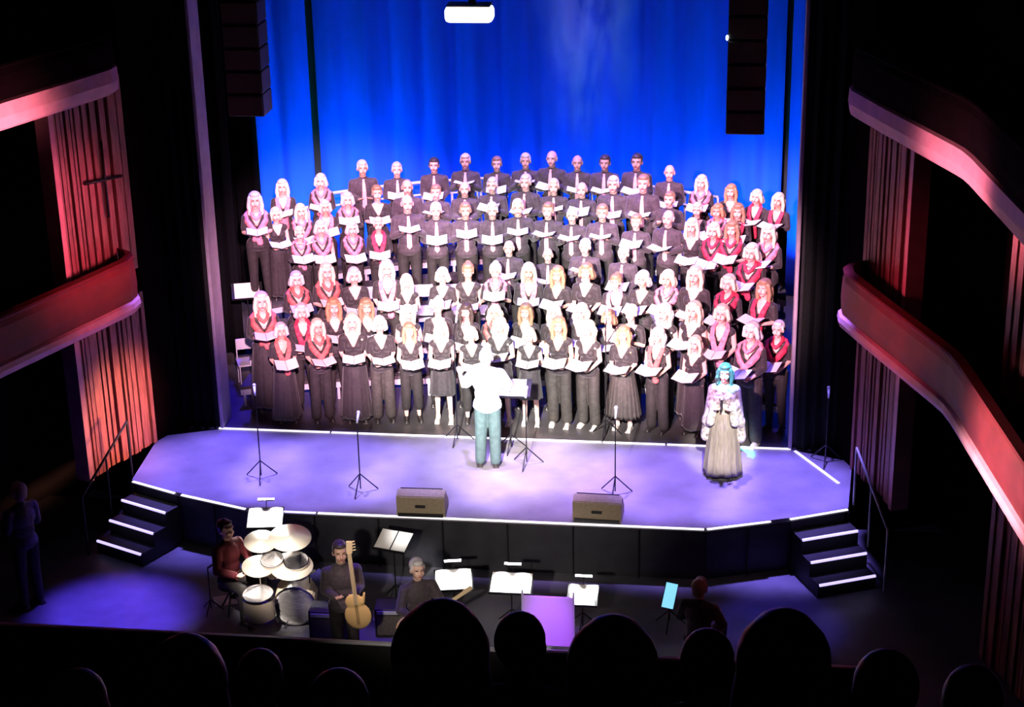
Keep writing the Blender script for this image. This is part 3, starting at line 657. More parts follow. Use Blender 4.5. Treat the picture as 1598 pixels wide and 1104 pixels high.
# guard rails behind the last row
def guard(xa, xb, z0, h, yf, lab):
    o = empty('guard_rail', (xa, yf(xa), z0)); tag(o, lab, 'guard rail', 'metal guard rails behind the choir')
    P = lambda x, z: Vector((x-xa, yf(x)-yf(xa), z))
    bm = bmesh.new(); tube(bm, P(xa, h), P(xb, h), .026); mesh_obj('top_rail', bm, M_metal, o)
    bm = bmesh.new(); tube(bm, P(xa, h-.22), P(xb, h-.22), .018); mesh_obj('middle_rail', bm, M_metal, o)
    for x in (xa, (xa+xb)/2, xb):
        bm = bmesh.new(); tube(bm, P(x, 0), P(x, h), .022); mesh_obj('post', bm, M_metal, o)
gy = lambda x: arc('R6', x)+.38
gx = [-3.62, -2.75, -1.9, -1.0, -.06, .9, 1.95, 3.1]
nmz = ['between the two leftmost back row singers in scarves', 'ending beside the leftmost back row tie wearer', 'second from the left behind the tie wearers', 'left of the curtain middle', 'at the curtain middle', 'right of the curtain middle', 'at the right end of the back row of ties']
for i in range(7): guard(gx[i]+.03, gx[i+1]-.03, 1.4 if gx[i] > -4.2 else 0, 1.16, gy, 'metal guard rail section ' + nmz[i])
guard(-4.17, -3.68, 1.4, .98, gy, 'metal guard rail section stepping down behind the leftmost singers')
guard(3.16, 3.72, 1.4, 1.0, gy, 'metal guard rail section behind the long haired right back row singers')
guard(3.78, 4.17, 1.4, .92, gy, 'rightmost and lowest metal guard rail section')

# ================================================================== SINGERS
def unproj(px, py, y=None, z=None):
    d = cf + cr*((px-799)/FPX) - cu*((py-552)/FPX); c = Vector(CAM)
    t = (y-c.y)/d.y if y is not None else (z-c.z)/d.z
    return c + d*t
def solve(row, px, py):
    yc, fz, k = ROWS[row]; y = yc
    for _ in range(30):
        q = unproj(px, py, y=y); y = .5*y + .5*(yc-k*q.x*q.x)
    return q.x, y, q.z-fz, fz
# px, py of the crown; who; hair; hair colour; top; bottom; neck; folder height
S = {'R6': [(440, 284, 'w', 'long', 'blond', 'long', 'trousers', 'tails pink', 'mid'), (500, 275, 'w', 'bob', 'grey', 'long', 'trousers', 'wrap pink', 'mid'), (565, 254, 'm', 'short', 'grey'), (619, 257, 'm', 'short', 'grey'), (677, 250, 'm', 'short', 'dark'),
    (726, 244, 'm', 'short', 'blond'), (775, 248, 'm', 'short', 'brown'), (820, 243, 'm', 'short', 'grey'), (861, 239, 'm', 'bald', 'grey'), (901, 246, 'm', 'bald', 'grey'), (944, 246, 'm', 'short', 'dark'), (994, 244, 'm', 'short', 'dark'), (1045, 261, 'm', 'bald', 'grey'),
    (1095, 277, 'w', 'long', 'blond', 'long', 'trousers', 'wrap pink', 'mid'), (1141, 296, 'w', 'long', 'red', 'short', 'trousers', '', 'low'), (1181, 301, 'w', 'bob', 'blond', 'long', 'trousers', 'tails red', 'mid'), (1215, 305, 'w', 'long', 'blond', 'long', 'trousers', 'tails red', 'mid')],
 'R5': [(397, 304, 'w', 'long', 'grey', 'short', 'trousers', 'wrap pink', 'mid'), (430, 330, 'w', 'bob', 'blond', 'none', 'long', '', 'low'), (469, 327, 'w', 'long', 'blond', 'long', 'trousers', 'wrap pink', 'low'), (507, 316, 'w', 'bob', 'grey', 'long', 'trousers', 'tails pink', 'mid'),
    (542, 304, 'w', 'bob', 'grey', 'long', 'trousers', 'wrap pink', 'high'), (588, 293, 'w', 'short', 'brown', 'short', 'trousers', '', 'mid'), (635, 284, 'm', 'bald', 'grey'), (680, 292, 'm', 'short', 'brown'), (725, 287, 'm', 'bald', 'grey'), (768, 281, 'm', 'short', 'grey'), (820, 276, 'm', 'short', 'grey'),
    (864, 283, 'm', 'short', 'blond'), (908, 288, 'm', 'bald', 'grey'), (957, 279, 'm', 'short', 'grey'), (1004, 277, 'm', 'short', 'brown'), (1045, 303, 'm', 'short', 'brown'), (1088, 320, 'w', 'short', 'blond', 'none', 'trousers', '', 'mid'), (1120, 322, 'w', 'bob', 'red', 'long', 'trousers', 'wrap pink', 'mid'), (1152, 322, 'w', 'long', 'brown', 'long', 'trousers', 'tails red', 'mid')],
 'R4': [(467, 358, 'w', 'short', 'blond', 'long', 'trousers', 'wrap pink', 'mid'), (500, 348, 'w', 'bob', 'grey', 'none', 'trousers', 'wrap pink', 'low'), (549, 350, 'w', 'bob', 'grey', 'long', 'trousers', 'wrap pink', 'low'), (590, 343, 'w', 'short', 'blond', 'long', 'trousers', 'tails red', 'low'), (635, 308, 'm', 'bald', 'grey'), (680, 320, 'm', 'short', 'grey'),
    (726, 320, 'm', 'short', 'brown'), (768, 320, 'm', 'short', 'grey'), (808, 315, 'm', 'short', 'blond'), (855, 320, 'm', 'short', 'brown'), (893, 328, 'm', 'short', 'grey'), (940, 323, 'm', 'short', 'brown'), (993, 338, 'm', 'short', 'brown'), (1043, 332, 'm', 'bald', 'grey'),
    (1080, 345, 'w', 'long', 'blond', 'none', 'trousers', '', 'low'), (1114, 352, 'w', 'bob', 'blond', 'long', 'trousers', 'wrap red', 'low'), (1143, 349, 'w', 'long', 'brown', 'long', 'trousers', 'wrap red', 'mid'), (1200, 355, 'w', 'long', 'blond', 'long', 'trousers', 'wrap pink', 'mid')],
 'R3': [(794, 379, 'm', 'bald', 'grey'), (855, 394, 'm', 'bald', 'grey'), (913, 377, 'm', 'short', 'grey'), (973, 388, 'm', 'short', 'blond'), (1173, 385, 'w', 'bob', 'blond', 'long', 'trousers', 'wrap red', 'mid')],
 'R2': [(462, 428, 'w', 'bob', 'grey', 'long', 'trousers', 'wrap coral', 'mid'), (509, 415, 'w', 'long', 'blond', 'long', 'trousers', 'wrap coral', 'mid'), (552, 422, 'w', 'bob', 'grey', 'short', 'trousers', '', 'low'), (603, 410, 'w', 'long', 'grey', 'short', 'trousers', 'tails pink', 'low'),
    (634, 432, 'w', 'long', 'blond', 'none', 'trousers', '', 'mid'), (690, 422, 'w', 'bob', 'blond', 'short', 'trousers', '', 'mid'), (730, 415, 'w', 'bun', 'brown', 'none', 'trousers', '', 'low'), (773, 415, 'w', 'bun', 'grey', 'short', 'trousers', 'wrap pink', 'high'), (825, 415, 'w', 'long', 'blond', 'long', 'trousers', 'tails pink', 'mid'),
    (870, 420, 'w', 'long', 'red', 'short', 'trousers', '', 'mid'), (915, 415, 'w', 'bob', 'brown', 'short', 'trousers', '', 'low'), (961, 432, 'w', 'bun', 'brown', 'long', 'trousers', 'tails pink', 'mid'), (1003, 427, 'w', 'bob', 'grey', 'short', 'trousers', '', 'mid'), (1042, 426, 'w', 'bob', 'blond', 'long', 'trousers', 'wrap pink', 'mid'),
    (1085, 420, 'w', 'long', 'blond', 'long', 'trousers', '', 'low'), (1137, 433, 'w', 'bob', 'blond', 'long', 'trousers', 'wrap red', 'low'), (1193, 440, 'w', 'long', 'brown', 'long', 'trousers', 'tails red', 'mid')],
 'R1': [(407, 452, 'w', 'long', 'blond', 'long', 'long', 'wrap coral', 'mid'), (470, 478, 'w', 'bob', 'grey', 'long', 'trousers', 'tails red', 'low'), (520, 470, 'w', 'long', 'red', 'short', 'trousers', '', 'mid'), (571, 470, 'w', 'long', 'brown', 'short', 'trousers', '', 'mid'), (636, 480, 'w', 'wavy', 'blond', 'none', 'trousers', '', 'mid'),
    (683, 470, 'w', 'bun', 'grey', 'long', 'trousers', '', 'mid'), (727, 478, 'w', 'long', 'dark', 'long', 'trousers', '', 'low'), (772, 480, 'w', 'wavy', 'blond', 'long', 'trousers', 'wrap coral', 'low'), (820, 478, 'w', 'long', 'brown', 'short', 'trousers', '', 'mid'), (865, 480, 'w', 'long', 'blond', 'short', 'trousers', '', 'low'),
    (907, 478, 'w', 'wavy', 'blond', 'short', 'trousers', '', 'mid'), (950, 488, 'w', 'bob', 'brown', 'long', 'trousers', '', 'mid'), (985, 480, 'w', 'short', 'blond', 'short', 'trousers', '', 'high'), (1037, 478, 'w', 'wavy', 'grey', 'none', 'trousers', '', 'low'), (1083, 475, 'w', 'long', 'blond', 'none', 'long', '', 'mid'),
    (1127, 480, 'w', 'bob', 'blond', 'none', 'trousers', 'tails pink', 'low'), (1215, 505, 'w', 'short', 'grey', 'long', 'trousers', 'wrap red', 'low')],
 'R0': [(438, 508, 'w', 'bob', 'grey', 'short', 'long', 'tails coral', 'low'), (495, 502, 'w', 'long', 'blond', 'long', 'wide_trousers', 'wrap coral', 'low'), (549, 493, 'w', 'wavy', 'blond', 'short', 'long', '', 'low'), (592, 498, 'w', 'bob', 'grey', 'short', 'wide_trousers', '', 'low'), (638, 508, 'w', 'long', 'brown', 'none', 'crop', '', 'low'),
    (688, 505, 'w', 'long', 'blond', 'none', 'knee', '', 'low'), (735, 515, 'w', 'bob', 'blond', 'none', 'crop', '', 'low'), (780, 500, 'w', 'wavy', 'blond', 'none', 'knee', '', 'mid'), (826, 516, 'w', 'bob', 'blond', 'none', 'knee', '', 'mid'), (872, 499, 'w', 'long', 'red', 'none', 'wide_trousers', '', 'low'), (918, 505, 'w', 'wavy', 'blond', 'none', 'wide_trousers', '', 'low'),
    (973, 513, 'w', 'wavy', 'red', 'short', 'pleat', '', 'low'), (1027, 515, 'w', 'wavy', 'grey', 'none', 'wide_trousers', 'tails coral', 'low'), (1085, 528, 'w', 'long', 'blond', 'none', 'slim', '', 'low'), (1177, 506, 'w', 'bob', 'grey', 'long', 'wide_trousers', 'wrap pink', 'low')]}
ROWNAME = {'R0': 'front choir row', 'R1': 'second choir row', 'R2': 'third choir row', 'R3': 'fourth choir row', 'R4': 'fifth choir row', 'R5': 'sixth choir row', 'R6': 'back choir row'}
ORD = ['first', 'second', 'third', 'fourth', 'fifth', 'sixth', 'seventh', 'eighth', 'ninth', 'tenth', 'eleventh', 'twelfth', 'thirteenth', 'fourteenth', 'fifteenth', 'sixteenth', 'seventeenth', 'eighteenth', 'nineteenth', 'twentieth']
rnd = random.Random(11); NM = {'pink': M_pink, 'red': M_red, 'coral': M_coral}
BOT = {'trousers': 'black trousers', 'wide_trousers': 'wide black trousers', 'crop': 'cropped black trousers', 'long': 'long black skirt', 'slim': 'long narrow black skirt', 'knee': 'knee length black skirt', 'pleat': 'full grey pleated skirt'}
singers = []
for r in ('R0', 'R1', 'R2', 'R3', 'R4', 'R5', 'R6'):
    for i, e in enumerate(S[r]):
        px, py, who = e[:3]; male = who == 'm'; x, y, h, fz = solve(r, px, py); h = min(1.88, max(1.50, h))
        if r == 'R0' and px == 1177: y = .18; x = 3.66; h = 1.86
        if male: hair, hc, top, bot, neck, arms = e[3], e[4], 'long', 'trousers', 'tie', ('mid', 'low', 'mid', 'high')[rnd.randrange(4)]
        else: hair, hc, top, bot, neck, arms = e[3:9]
        pose = arms
        if not male and top == 'long' and r in ('R0', 'R1', 'R2', 'R4'): top = ('three', 'short', 'three')[i % 3]
        rz = math.atan2(-x, y+4.5)*.9*-1 if False else math.atan2(0-x, y+3.0)*.55 + rnd.uniform(-.12, .12)
        place = '%s from left in the %s' % (ORD[i], ROWNAME[r]) if i else 'leftmost in the %s' % ROWNAME[r]
        if i == len(S[r])-1: place = 'rightmost in the %s' % ROWNAME[r]
        ns = neck.split() if neck and neck != 'tie' else None
        if male: cl = 'person in black shirt and pink tie'
        elif ns: cl = 'person in black with %s scarf' % (ns[1])
        elif r == 'R0': cl = 'person in %s' % BOT[bot]
        else: cl = 'person in black top with bare arms' if top == 'none' else 'person in plain black top'
        tm = None
        b = person(male, pose, hair, hc, top, bot, 'tie' if male else (ns[0] if ns else ''), (x, y, fz), rz, h, '%s, %s' % (cl, place),
                   'choir singers, ' + ROWNAME[r], skin=rnd.choice((0, 0, 0, 1)), neckm=NM[ns[1]] if ns else None, shoem=M_shoew if (r == 'R0' and bot in ('knee', 'crop', 'pleat', 'wide_trousers') and rnd.random() < .6) else None,
                   botm=M_skirtg if (r == 'R0' and i in (3, 9, 10, 14)) else None)
        pp = dict(key=(male, pose), k=h/1.725, rz=rz, loc=(x, y, fz))
        if rnd.random() < .93 or r == 'R0':
            hold_folder(pp, pose, 'open music folder held by the %s singer %s' % ((ORD[i] if i else 'leftmost') if i < len(S[r])-1 else 'rightmost', ('from the left in the ' if 0 < i < len(S[r])-1 else 'of the ') + ROWNAME[r]),
                        tilt=rnd.uniform(0, 14) - (14 if male and rnd.random() < .4 else 0), dx=rnd.uniform(-.01, .01))

# ================================================================== CONDUCTOR
q = unproj(763, 727, z=0); JC = joints(True, (((-.30, -.06, 1.16), (-.22, -.30, 1.20)), ((.33, -.06, 1.19), (.40, -.30, 1.25))))
b = obj_from('person', body_mesh(JC, .007)); k = 1.78/1.725; b.scale = (k, k, k); b.location = (q.x, q.y, 0); b.rotation_euler = (0, 0, PI + .05)
tag(b, 'conductor in white short-sleeved shirt and pale teal trousers facing the choir, arms raised', 'person')
me = top_mesh(JC, 'short', .86, .035); part('shirt', me, b, M_white); part('trousers', trouser_mesh(JC, .02), b, M_teal); part('hair', hair_mesh('short'), b, M_hair['grey'])
for s in (-1, 1): part('shoe', shoe_mesh(JC, s), b, M_shoe)
# ================================================================== SOLOIST
q = unproj(1127, 742, z=0); JS = joints(False, ('mid', 'mid')); k = 1.66/1.725
b = obj_from('person', body_mesh(JS, .0075)); b.scale = (k, k, k); b.location = (q.x, q.y, 0); b.rotation_euler = (0, 0, -.05)
tag(b, 'soloist in long shimmering silver robe with wide sleeves, standing alone in front of the choir', 'person')
part('robe', robe_mesh(JS), b, M_robe); part('skirt', skirt_mesh(1.10, .06, .28, 11, .05, (.165, .13), 9), b, M_robe2); part('hair', hair_mesh('wavy'), b, M_hair['dark'])
for s in (-1, 1): part('shoe', shoe_mesh(JS, s), b, M_shoe)
o = empty('microphone', (q.x-.03, q.y-.30*k, 1.20*k)); tag(o, 'handheld microphone in the hands of the soloist in the silver robe', 'microphone')
bm = bmesh.new(); tube(bm, (0, .0, -.06), (0, .05, .10), .014, .018); mesh_obj('handle', bm, M_blackmetal, o); bm = bmesh.new(); ell(bm, (0, .06, .125), (.026, .026, .03)); mesh_obj('mesh_head', bm, M_metal, o, True)

# ================================================================== STAGE EQUIPMENT
def tripod(o, r=.28, h=.32, m=None):
    for i in range(3):
        a = 2*PI*i/3+.4; bm = bmesh.new(); tube(bm, (0, 0, h), (r*math.cos(a), r*math.sin(a), .012), .009); mesh_obj('leg', bm, m or M_blackmetal, o)
def mic_stand(px, py, h, lab, boom=None, rz=0):
    q = unproj(px, py, z=0); o = empty('microphone_stand', (q.x, q.y, 0), rz); tag(o, lab, 'microphone stand', 'microphone stands on the stage')
    tripod(o, .25, .28); bm = bmesh.new(); tube(bm, (0, 0, .05), (0, 0, h), .009); mesh_obj('pole', bm, M_blackmetal, o)
    if boom:
        bm = bmesh.new(); e = Vector((0, boom, h+.12)); tube(bm, (0, -.12, h-.03), e, .007); mesh_obj('boom_arm', bm, M_blackmetal, o)
    else: e = Vector((0, 0, h))
    bm = bmesh.new(); tube(bm, e, e + Vector((0, .11, .10)), .013, .02); ell(bm, e + Vector((0, .12, .11)), (.026, .026, .03)); mic = mesh_obj('microphone', bm, M_metal, o, True); return o
mic_stand(408, 747, 1.28, 'leftmost microphone stand on the open blue floor', None, .3)
mic_stand(563, 768, 1.05, 'microphone stand left of the left stage monitor')
mic_stand(822, 726, 1.05, 'thin microphone stand just right of the conductor')
mic_stand(960, 772, 1.15, 'microphone stand behind the right stage monitor')
mic_stand(1288, 722, 1.0, 'microphone stand at the far right end of the stage by the dark drape')
# choir overhead microphones: thin stands between the floor strip and the front row
for px, py, lab in ((714, 690, 'slim choir microphone stand left of the conductor'), (945, 682, 'slim choir microphone stand in front of the grey pleated skirt'),):
    mic_stand(px, py, 1.7, lab, .2)
def monitor(px, py, lab, rz):
    q = unproj(px, py, z=0); o = empty('stage_monitor', (q.x, q.y, 0), rz); tag(o, lab, 'loudspeaker', 'wedge monitors on the stage edge')
    bm = bmesh.new(); pr = [(-.20, 0), (.20, 0), (.20, .10), (-.06, .36), (-.20, .30)]; a = [bm.verts.new((-.33, y, z)) for y, z in pr]; c = [bm.verts.new((.33, y, z)) for y, z in pr]
    bm.faces.new(a); bm.faces.new(c[::-1])
    for i in range(5): bm.faces.new((a[i], c[i], c[(i+1) % 5], a[(i+1) % 5]))
    bmesh.ops.recalc_face_normals(bm, faces=bm.faces[:]); bmesh.ops.bevel(bm, geom=bm.edges[:], offset=.012, segments=2, affect='EDGES'); mesh_obj('cabinet', bm, mat('monitor_cabinet_paint', (.34, .27, .19), .6, noise=.15, nscale=30), o)
    bm = bmesh.new(); box(bm, (0, .078, .238), (.58, .33, .012), Euler((-R(45), 0, 0)).to_matrix()); mesh_obj('grille', bm, M_blackmetal, o)
    bm = bmesh.new(); box(bm, (0, -.205, .03), (.62, .02, .05)); box(bm, (0, -.208, .16), (.14, .012, .04)); mesh_obj('base_trim', bm, M_black, o)
monitor(660, 797, 'left black wedge monitor on the front edge of the stage', .02); monitor(934, 806, 'right black wedge monitor on the front edge of the stage', -.04)
def music_stand(loc, h, rz, lab, sheets, glow=0., tilt=38, wd=.50, ht=.34, lamp=False, grp='music stands in the pit'):
    o = empty('music_stand', loc, rz); tag(o, lab, 'music stand', grp); tripod(o, .24, .25)
    bm = bmesh.new(); tube(bm, (0, 0, .05), (0, 0, h-.04), .010); mesh_obj('pole', bm, M_blackmetal, o)
    rot = Euler((R(90-tilt), 0, 0)).to_matrix()
    bm = bmesh.new(); box(bm, (0, 0, h), (wd, ht, .008), rot, .003); box(bm, Vector((0, 0, h)) + rot @ Vector((0, -ht/2, .02)), (wd, .008, .045), rot); mesh_obj('desk', bm, M_blackmetal, o)
    for i, (dx, sw) in enumerate(sheets):
        bm = bmesh.new(); box(bm, Vector((0, 0, h)) + rot @ Vector((dx, .0, .008+.002*i)), (sw, ht*.92, .003), rot)
        mesh_obj('sheet_music', bm, M_page, o)
    if lamp:
        bm = bmesh.new(); p0 = Vector((0, 0, h)) + rot @ Vector((0, ht/2, .0)); p1 = Vector((0, 0, h)) + rot @ Vector((0, ht/2+.05, .10)); tube(bm, p0, p1, .006); box(bm, p1, (.22, .04, .02), rot, .005); mesh_obj('stand_lamp', bm, M_blackmetal, o)
        l = bpy.data.lights.new('stand_lamp_light', 'AREA'); l.shape = 'RECTANGLE'; l.size = .30; l.size_y = .04; l.spread = R(75); l.energy = glow; l.color = (1, .98, .95); lo = bpy.data.objects.new('stand_lamp_light', l); COL.objects.link(lo); lo.parent = o
        lo.location = p1 + rot @ Vector((0, .02, .02)); lo.rotation_euler = (Vector((0, 0, h)) + rot @ Vector((0, -.03, 0)) - lo.location).to_track_quat('-Z', 'Y').to_euler()
    return o
q = unproj(800, 688, z=0)
music_stand((q.x+.02, q.y-.32, 0), .98, PI*0 + .0, 'music stand with white score in front of the conductor', ((-.11, .22), (.12, .22)), tilt=62, wd=.62, ht=.36, grp=None)
# chairs on the tiers between the third and fifth rows, and at the far left
def chair_proto():
    o = empty('chair'); 
    bm = bmesh.new(); box(bm, (0, 0, .45), (.42, .42, .03), None, .01); mesh_obj('seat', bm, mat('pale_grey_plastic', (.40, .40, .45), .5), o)
    bm = bmesh.new(); box(bm, (0, .20, .72), (.38, .025, .20), Euler((R(-8), 0, 0)).to_matrix(), .01); mesh_obj('backrest', bm, mat('pale_grey_plastic', (.55, .55, .6), .5), o)
    for sx in (-1, 1):
        for sy in (-1, 1):
            bm = bmesh.new(); tube(bm, (sx*.18, sy*.18, 0), (sx*.18, sy*.18, .44 if sy < 0 else .80), .012); mesh_obj('leg', bm, M_metal, o)
    return o
ch0 = chair_proto(); index_children()
CL = [(655, 440, 'R3', 'grey chair on the tier behind the third row, left of the others'), (702, 436, 'R3', 'grey chair on the tier just left of the chair beside the bald tie wearer'), (752, 430, 'R3', 'grey chair on the tier left of the bald tie wearer in the fourth row'), (1027, 400, 'R3', 'grey chair on the tier right of the fourth row of ties'),
      (575, 425, 'R3', 'leftmost grey chair on the tier, behind the third row'), (1085, 425, 'R3', 'rightmost grey chair on the tier behind the third row')]
for i, (px, py, row, lab) in enumerate(CL):
    x, y, h, fz = solve(row, px, py-30); c = ch0 if i == 0 else copy_tree(ch0); c.location = (x, arc(row, x)+.05, fz); c.rotation_euler = (0, 0, math.atan2(-x, 8)); tag(c, lab, 'chair', 'chairs among the choir')
ch = copy_tree(ch0); ch.location = (-4.3, 1.75, 0); ch.scale = (.9, .9, .9); ch.rotation_euler = (0, 0, .4); tag(ch, 'grey chair alone at the far left wing behind the leftmost singer', 'chair', 'chairs among the choir')
music_stand((-4.45, 2.45, 0), 1.35, .3, 'music stand with pale paper at the far left wing behind the choir', ((0, .4),), tilt=55, grp=None)
# digital piano hidden behind the front singers at the far left wing
# ================================================================== PIT
PF = -.8
def drum(o, name, c, r, dp, axis=(0, 0, 1), shell=None):
    ax = Vector(axis).normalized(); bm = bmesh.new(); lathe(bm, [(r*.97, -dp/2), (r, -dp/2+.01), (r, dp/2-.01), (r*.97, dp/2)], c, 28, ax); d = mesh_obj(name, bm, shell or mat('drum_shell_cream', (.72, .62, .45), .3), o)
    for s in (-1, 1):
        bm = bmesh.new(); lathe(bm, [(r*.96, -.004), (r*.96, .004)], Vector(c) + ax*s*(dp/2+.002), 28, ax); mesh_obj('drum_head', bm, mat('drum_head_white', (.85, .83, .8), .5), d)
        bm = bmesh.new(); lathe(bm, [(r*1.0, -.012), (r*1.03, -.012), (r*1.03, .012), (r*1.0, .012)], Vector(c) + ax*s*(dp/2-.006), 28, ax); mesh_obj('rim', bm, M_chrome, d)
    return d
K = Vector((-2.30, -4.20, PF)); o = empty('drum_kit', (K.x, K.y, PF)); tag(o, 'drum kit with pale cymbals and cream bass drum in the pit', 'drum kit')
drum(o, 'bass_drum', (.16, .05, .30), .27, .38, (.15, -1, 0))
drum(o, 'rack_tom', (-.10, .02, .80), .15, .2, (0, -.3, 1)); drum(o, 'rack_tom', (.22, .02, .80), .16, .2, (0, -.3, 1)); drum(o, 'floor_tom', (-.20, -.40, .45), .20, .34, (0, -.12, 1)); drum(o, 'snare_drum', (-.25, .35, .62), .17, .13, (0, -.2, 1))
def cymbal(c, r, tilt, top):
    st = empty_child = None
    bm = bmesh.new(); tube(bm, (c[0], c[1], .03), (c[0], c[1], c[2]), .010); s_ = mesh_obj('cymbal_stand', bm, M_chrome, o)
    ax = Euler((R(tilt), R(tilt*.4), 0)).to_matrix() @ Vector((0, 0, 1)); bm = bmesh.new(); lathe(bm, [(.005, .03), (.03, .028), (.05, .010), (r, -.008), (r, -.011), (.05, .005), (.005, .02)], c, 32, ax); mesh_obj('cymbal', bm, mat('pale_brass', (.85, .80, .66), .32, .5), s_, True)
    for i in range(3):
        a = 2*PI*i/3; bm = bmesh.new(); tube(bm, (c[0], c[1], .25), (c[0]+.2*math.cos(a), c[1]+.2*math.sin(a), .01), .008); mesh_obj('leg', bm, M_chrome, s_)
cymbal((-.30, .22, 1.04), .22, 14, 1); cymbal((.06, .34, 1.05), .28, 12, 1); cymbal((-.26, -.08, .84), .22, 12, 0); cymbal((.16, -.04, .84), .28, 12, 0)
def seated(loc, rz, lab, topm=M_shirt, hair='short', hc='dark', arms=None, male=True, seat=True, grp='musicians in the pit'):
    arms = arms or (((-.27, -.08, .73), (-.16, -.30, .70)), ((.27, -.08, .73), (.16, -.30, .70))); J = joints(male, arms, 'sit')
    key = ('sit', male, str(arms)); b = obj_from('person', cached(key, body_mesh, J, .009)); b.location = loc; b.rotation_euler = (0, 0, rz); tag(b, lab, 'person', grp)
    part('shirt', cached(key + ('t',), top_mesh, J, 'long'), b, topm); part('trousers', cached(('sit', 'tr', male), trouser_mesh, J), b, M_trouser); part('hair', cached(('sith', hair), hair_mesh, hair, J), b, M_hair[hc])
    for s in (-1, 1): part('shoe', cached(('sitsh', s), shoe_mesh, J, s), b, M_shoe)
    if seat:
        st = empty('stool', loc); tag(st, 'black stool under the ' + lab.split(',')[0].replace('person', 'musician'), 'stool', 'stools in the pit')
        bm = bmesh.new(); lathe(bm, [(.15, .36), (.17, .375), (.17, .395), (.15, .405)], (0, 0, 0), 20); mesh_obj('seat', bm, M_black, st)
        for i in range(3):
            a = 2*PI*i/3+.5; bm = bmesh.new(); tube(bm, (0, 0, .33), (.2*math.cos(a), .2*math.sin(a), .01), .012); mesh_obj('leg', bm, M_blackmetal, st)
        bm = bmesh.new(); tube(bm, (0, 0, .28), (0, 0, .37), .02); mesh_obj('column', bm, M_blackmetal, st)
    return b
M_maroon = mat('maroon_cotton', (.16, .02, .03), .8)
seated((-3.04, -4.02, PF), 1.0, 'drummer in maroon shirt, seated behind the drum kit', M_maroon)
music_stand((-2.70, -3.36, PF), 1.05, .15, 'music stand with square white sheet above the drum kit', ((0, .46),), 14, tilt=70, wd=.48, ht=.40, lamp=True)
# bass player with an upright held guitar
q = Vector((-1.22, -5.30, PF))
b = person(True, 'mid', 'short', 'dark', 'long', 'trousers', '', (q.x, q.y, PF), .35, 1.74, 'bass player in black beside the drum kit, holding a guitar with its neck up', 'musicians in the pit', skin=1)
o = empty('bass_guitar', (q.x+.25, q.y-.30, PF+.95)); o.rotation_euler = (R(6), R(-3), .1); tag(o, 'pale bass guitar held with its neck pointing up beside the drum kit', 'guitar')
bm = bmesh.new(); ell(bm, (0, 0, 0), (.17, .03, .20)); ell(bm, (-.02, 0, .20), (.12, .028, .12)); cap(bm, (.08, 0, .20), (.11, 0, .32), .035, .02, 8, .8); me = blob(bm, .012, 1); me.materials.append(mat('blond_lacquer', (.75, .5, .22), .25)); part('guitar_body', me, o)
bm = bmesh.new(); box(bm, (0, -.02, .55), (.05, .03, .75), None, .006); mesh_obj('neck', bm, mat('maple_neck', (.75, .58, .36), .3), o)
bm = bmesh.new(); box(bm, (.01, -.015, 1.0), (.075, .02, .17), Euler((0, R(6), 0)).to_matrix(), .008); 
for i in range(4): tube(bm, (.03, 0, .94+.04*i), (.08, 0, .95+.04*i), .008)
mesh_obj('headstock', bm, mat('maple_neck', (.75, .58, .36), .3), o)
bm = bmesh.new()
for i in range(4): tube(bm, (-.015+.01*i, -.045, -.10), (-.015+.01*i, -.038, .95), .0015, None, 5)
mesh_obj('strings', bm, M_chrome, o)
# music stands
def at(px, py, y): return unproj(px, py, y=y)
for px, py, sh, glow, lab, wd in ((614, 845, ((-.11, .22), (.12, .20)), 0, 'music stand with two pale unlit sheets, right of the bass player', .46), (708, 906, ((0, .46),), 22, 'brightly lit music stand left of the middle of the pit', .5), (798, 911, ((0, .52),), 24, 'brightly lit music stand in the middle of the pit', .56), (909, 930, ((0, .32),), 20, 'narrow brightly lit music stand right of the pit middle', .40)):
    P = at(px, py, -3.55 if px < 650 else -4.05); music_stand((P.x, P.y, PF), P.z-PF, {614: -.25, 708: .2, 798: 0, 909: 0}[px], lab, sh, glow, tilt=66, wd=wd, ht=.36, lamp=glow > 0)
# keyboards player and others, mostly in shadow
q = Vector((-.37, -4.85, PF)); seated((q.x, q.y, PF), .5, 'guitarist in dark clothes, seated left of the first lit music stand', hc='grey')
o = empty('acoustic_guitar', (q.x+.03, q.y-.26, PF+.62)); o.rotation_euler = (0, R(58), .3); tag(o, 'pale guitar on the lap of the seated guitarist', 'guitar')
bm = bmesh.new(); ell(bm, (0, 0, -.12), (.17, .045, .18)); ell(bm, (0, 0, .12), (.12, .045, .13)); me = blob(bm, .012, 1); me.materials.append(mat('blond_lacquer', (.75, .5, .22), .25)); part('guitar_body', me, o)
bm = bmesh.new(); box(bm, (0, -.04, .45), (.045, .025, .5), None, .005); box(bm, (0, -.035, .74), (.06, .02, .12), None, .006); mesh_obj('neck', bm, mat('maple_neck', (.75, .58, .36), .3), o)
q = Vector((3.11, -5.0, PF)); seated((q.x, q.y, PF), PI-.3, 'musician in dark clothes, seated at the right of the pit beside a blue tablet', hc='brown')
P = at(1045, 930, -3.9); o = empty('tablet', (P.x, P.y, P.z)); tag(o, 'glowing pale blue tablet on a stand at the right of the pit', 'tablet'); o.rotation_euler = (R(-25), R(14), .1)
bm = bmesh.new(); box(bm, (0, 0, 0), (.17, .012, .34), None, .006); mesh_obj('tablet_case', bm, M_black, o)
bm = bmesh.new(); box(bm, (0, -.008, 0), (.15, .004, .32)); mesh_obj('screen', bm, mat('tablet_screen', (.5, .8, .9), .3, emit=(.25, .72, .95), es=1.1), o)
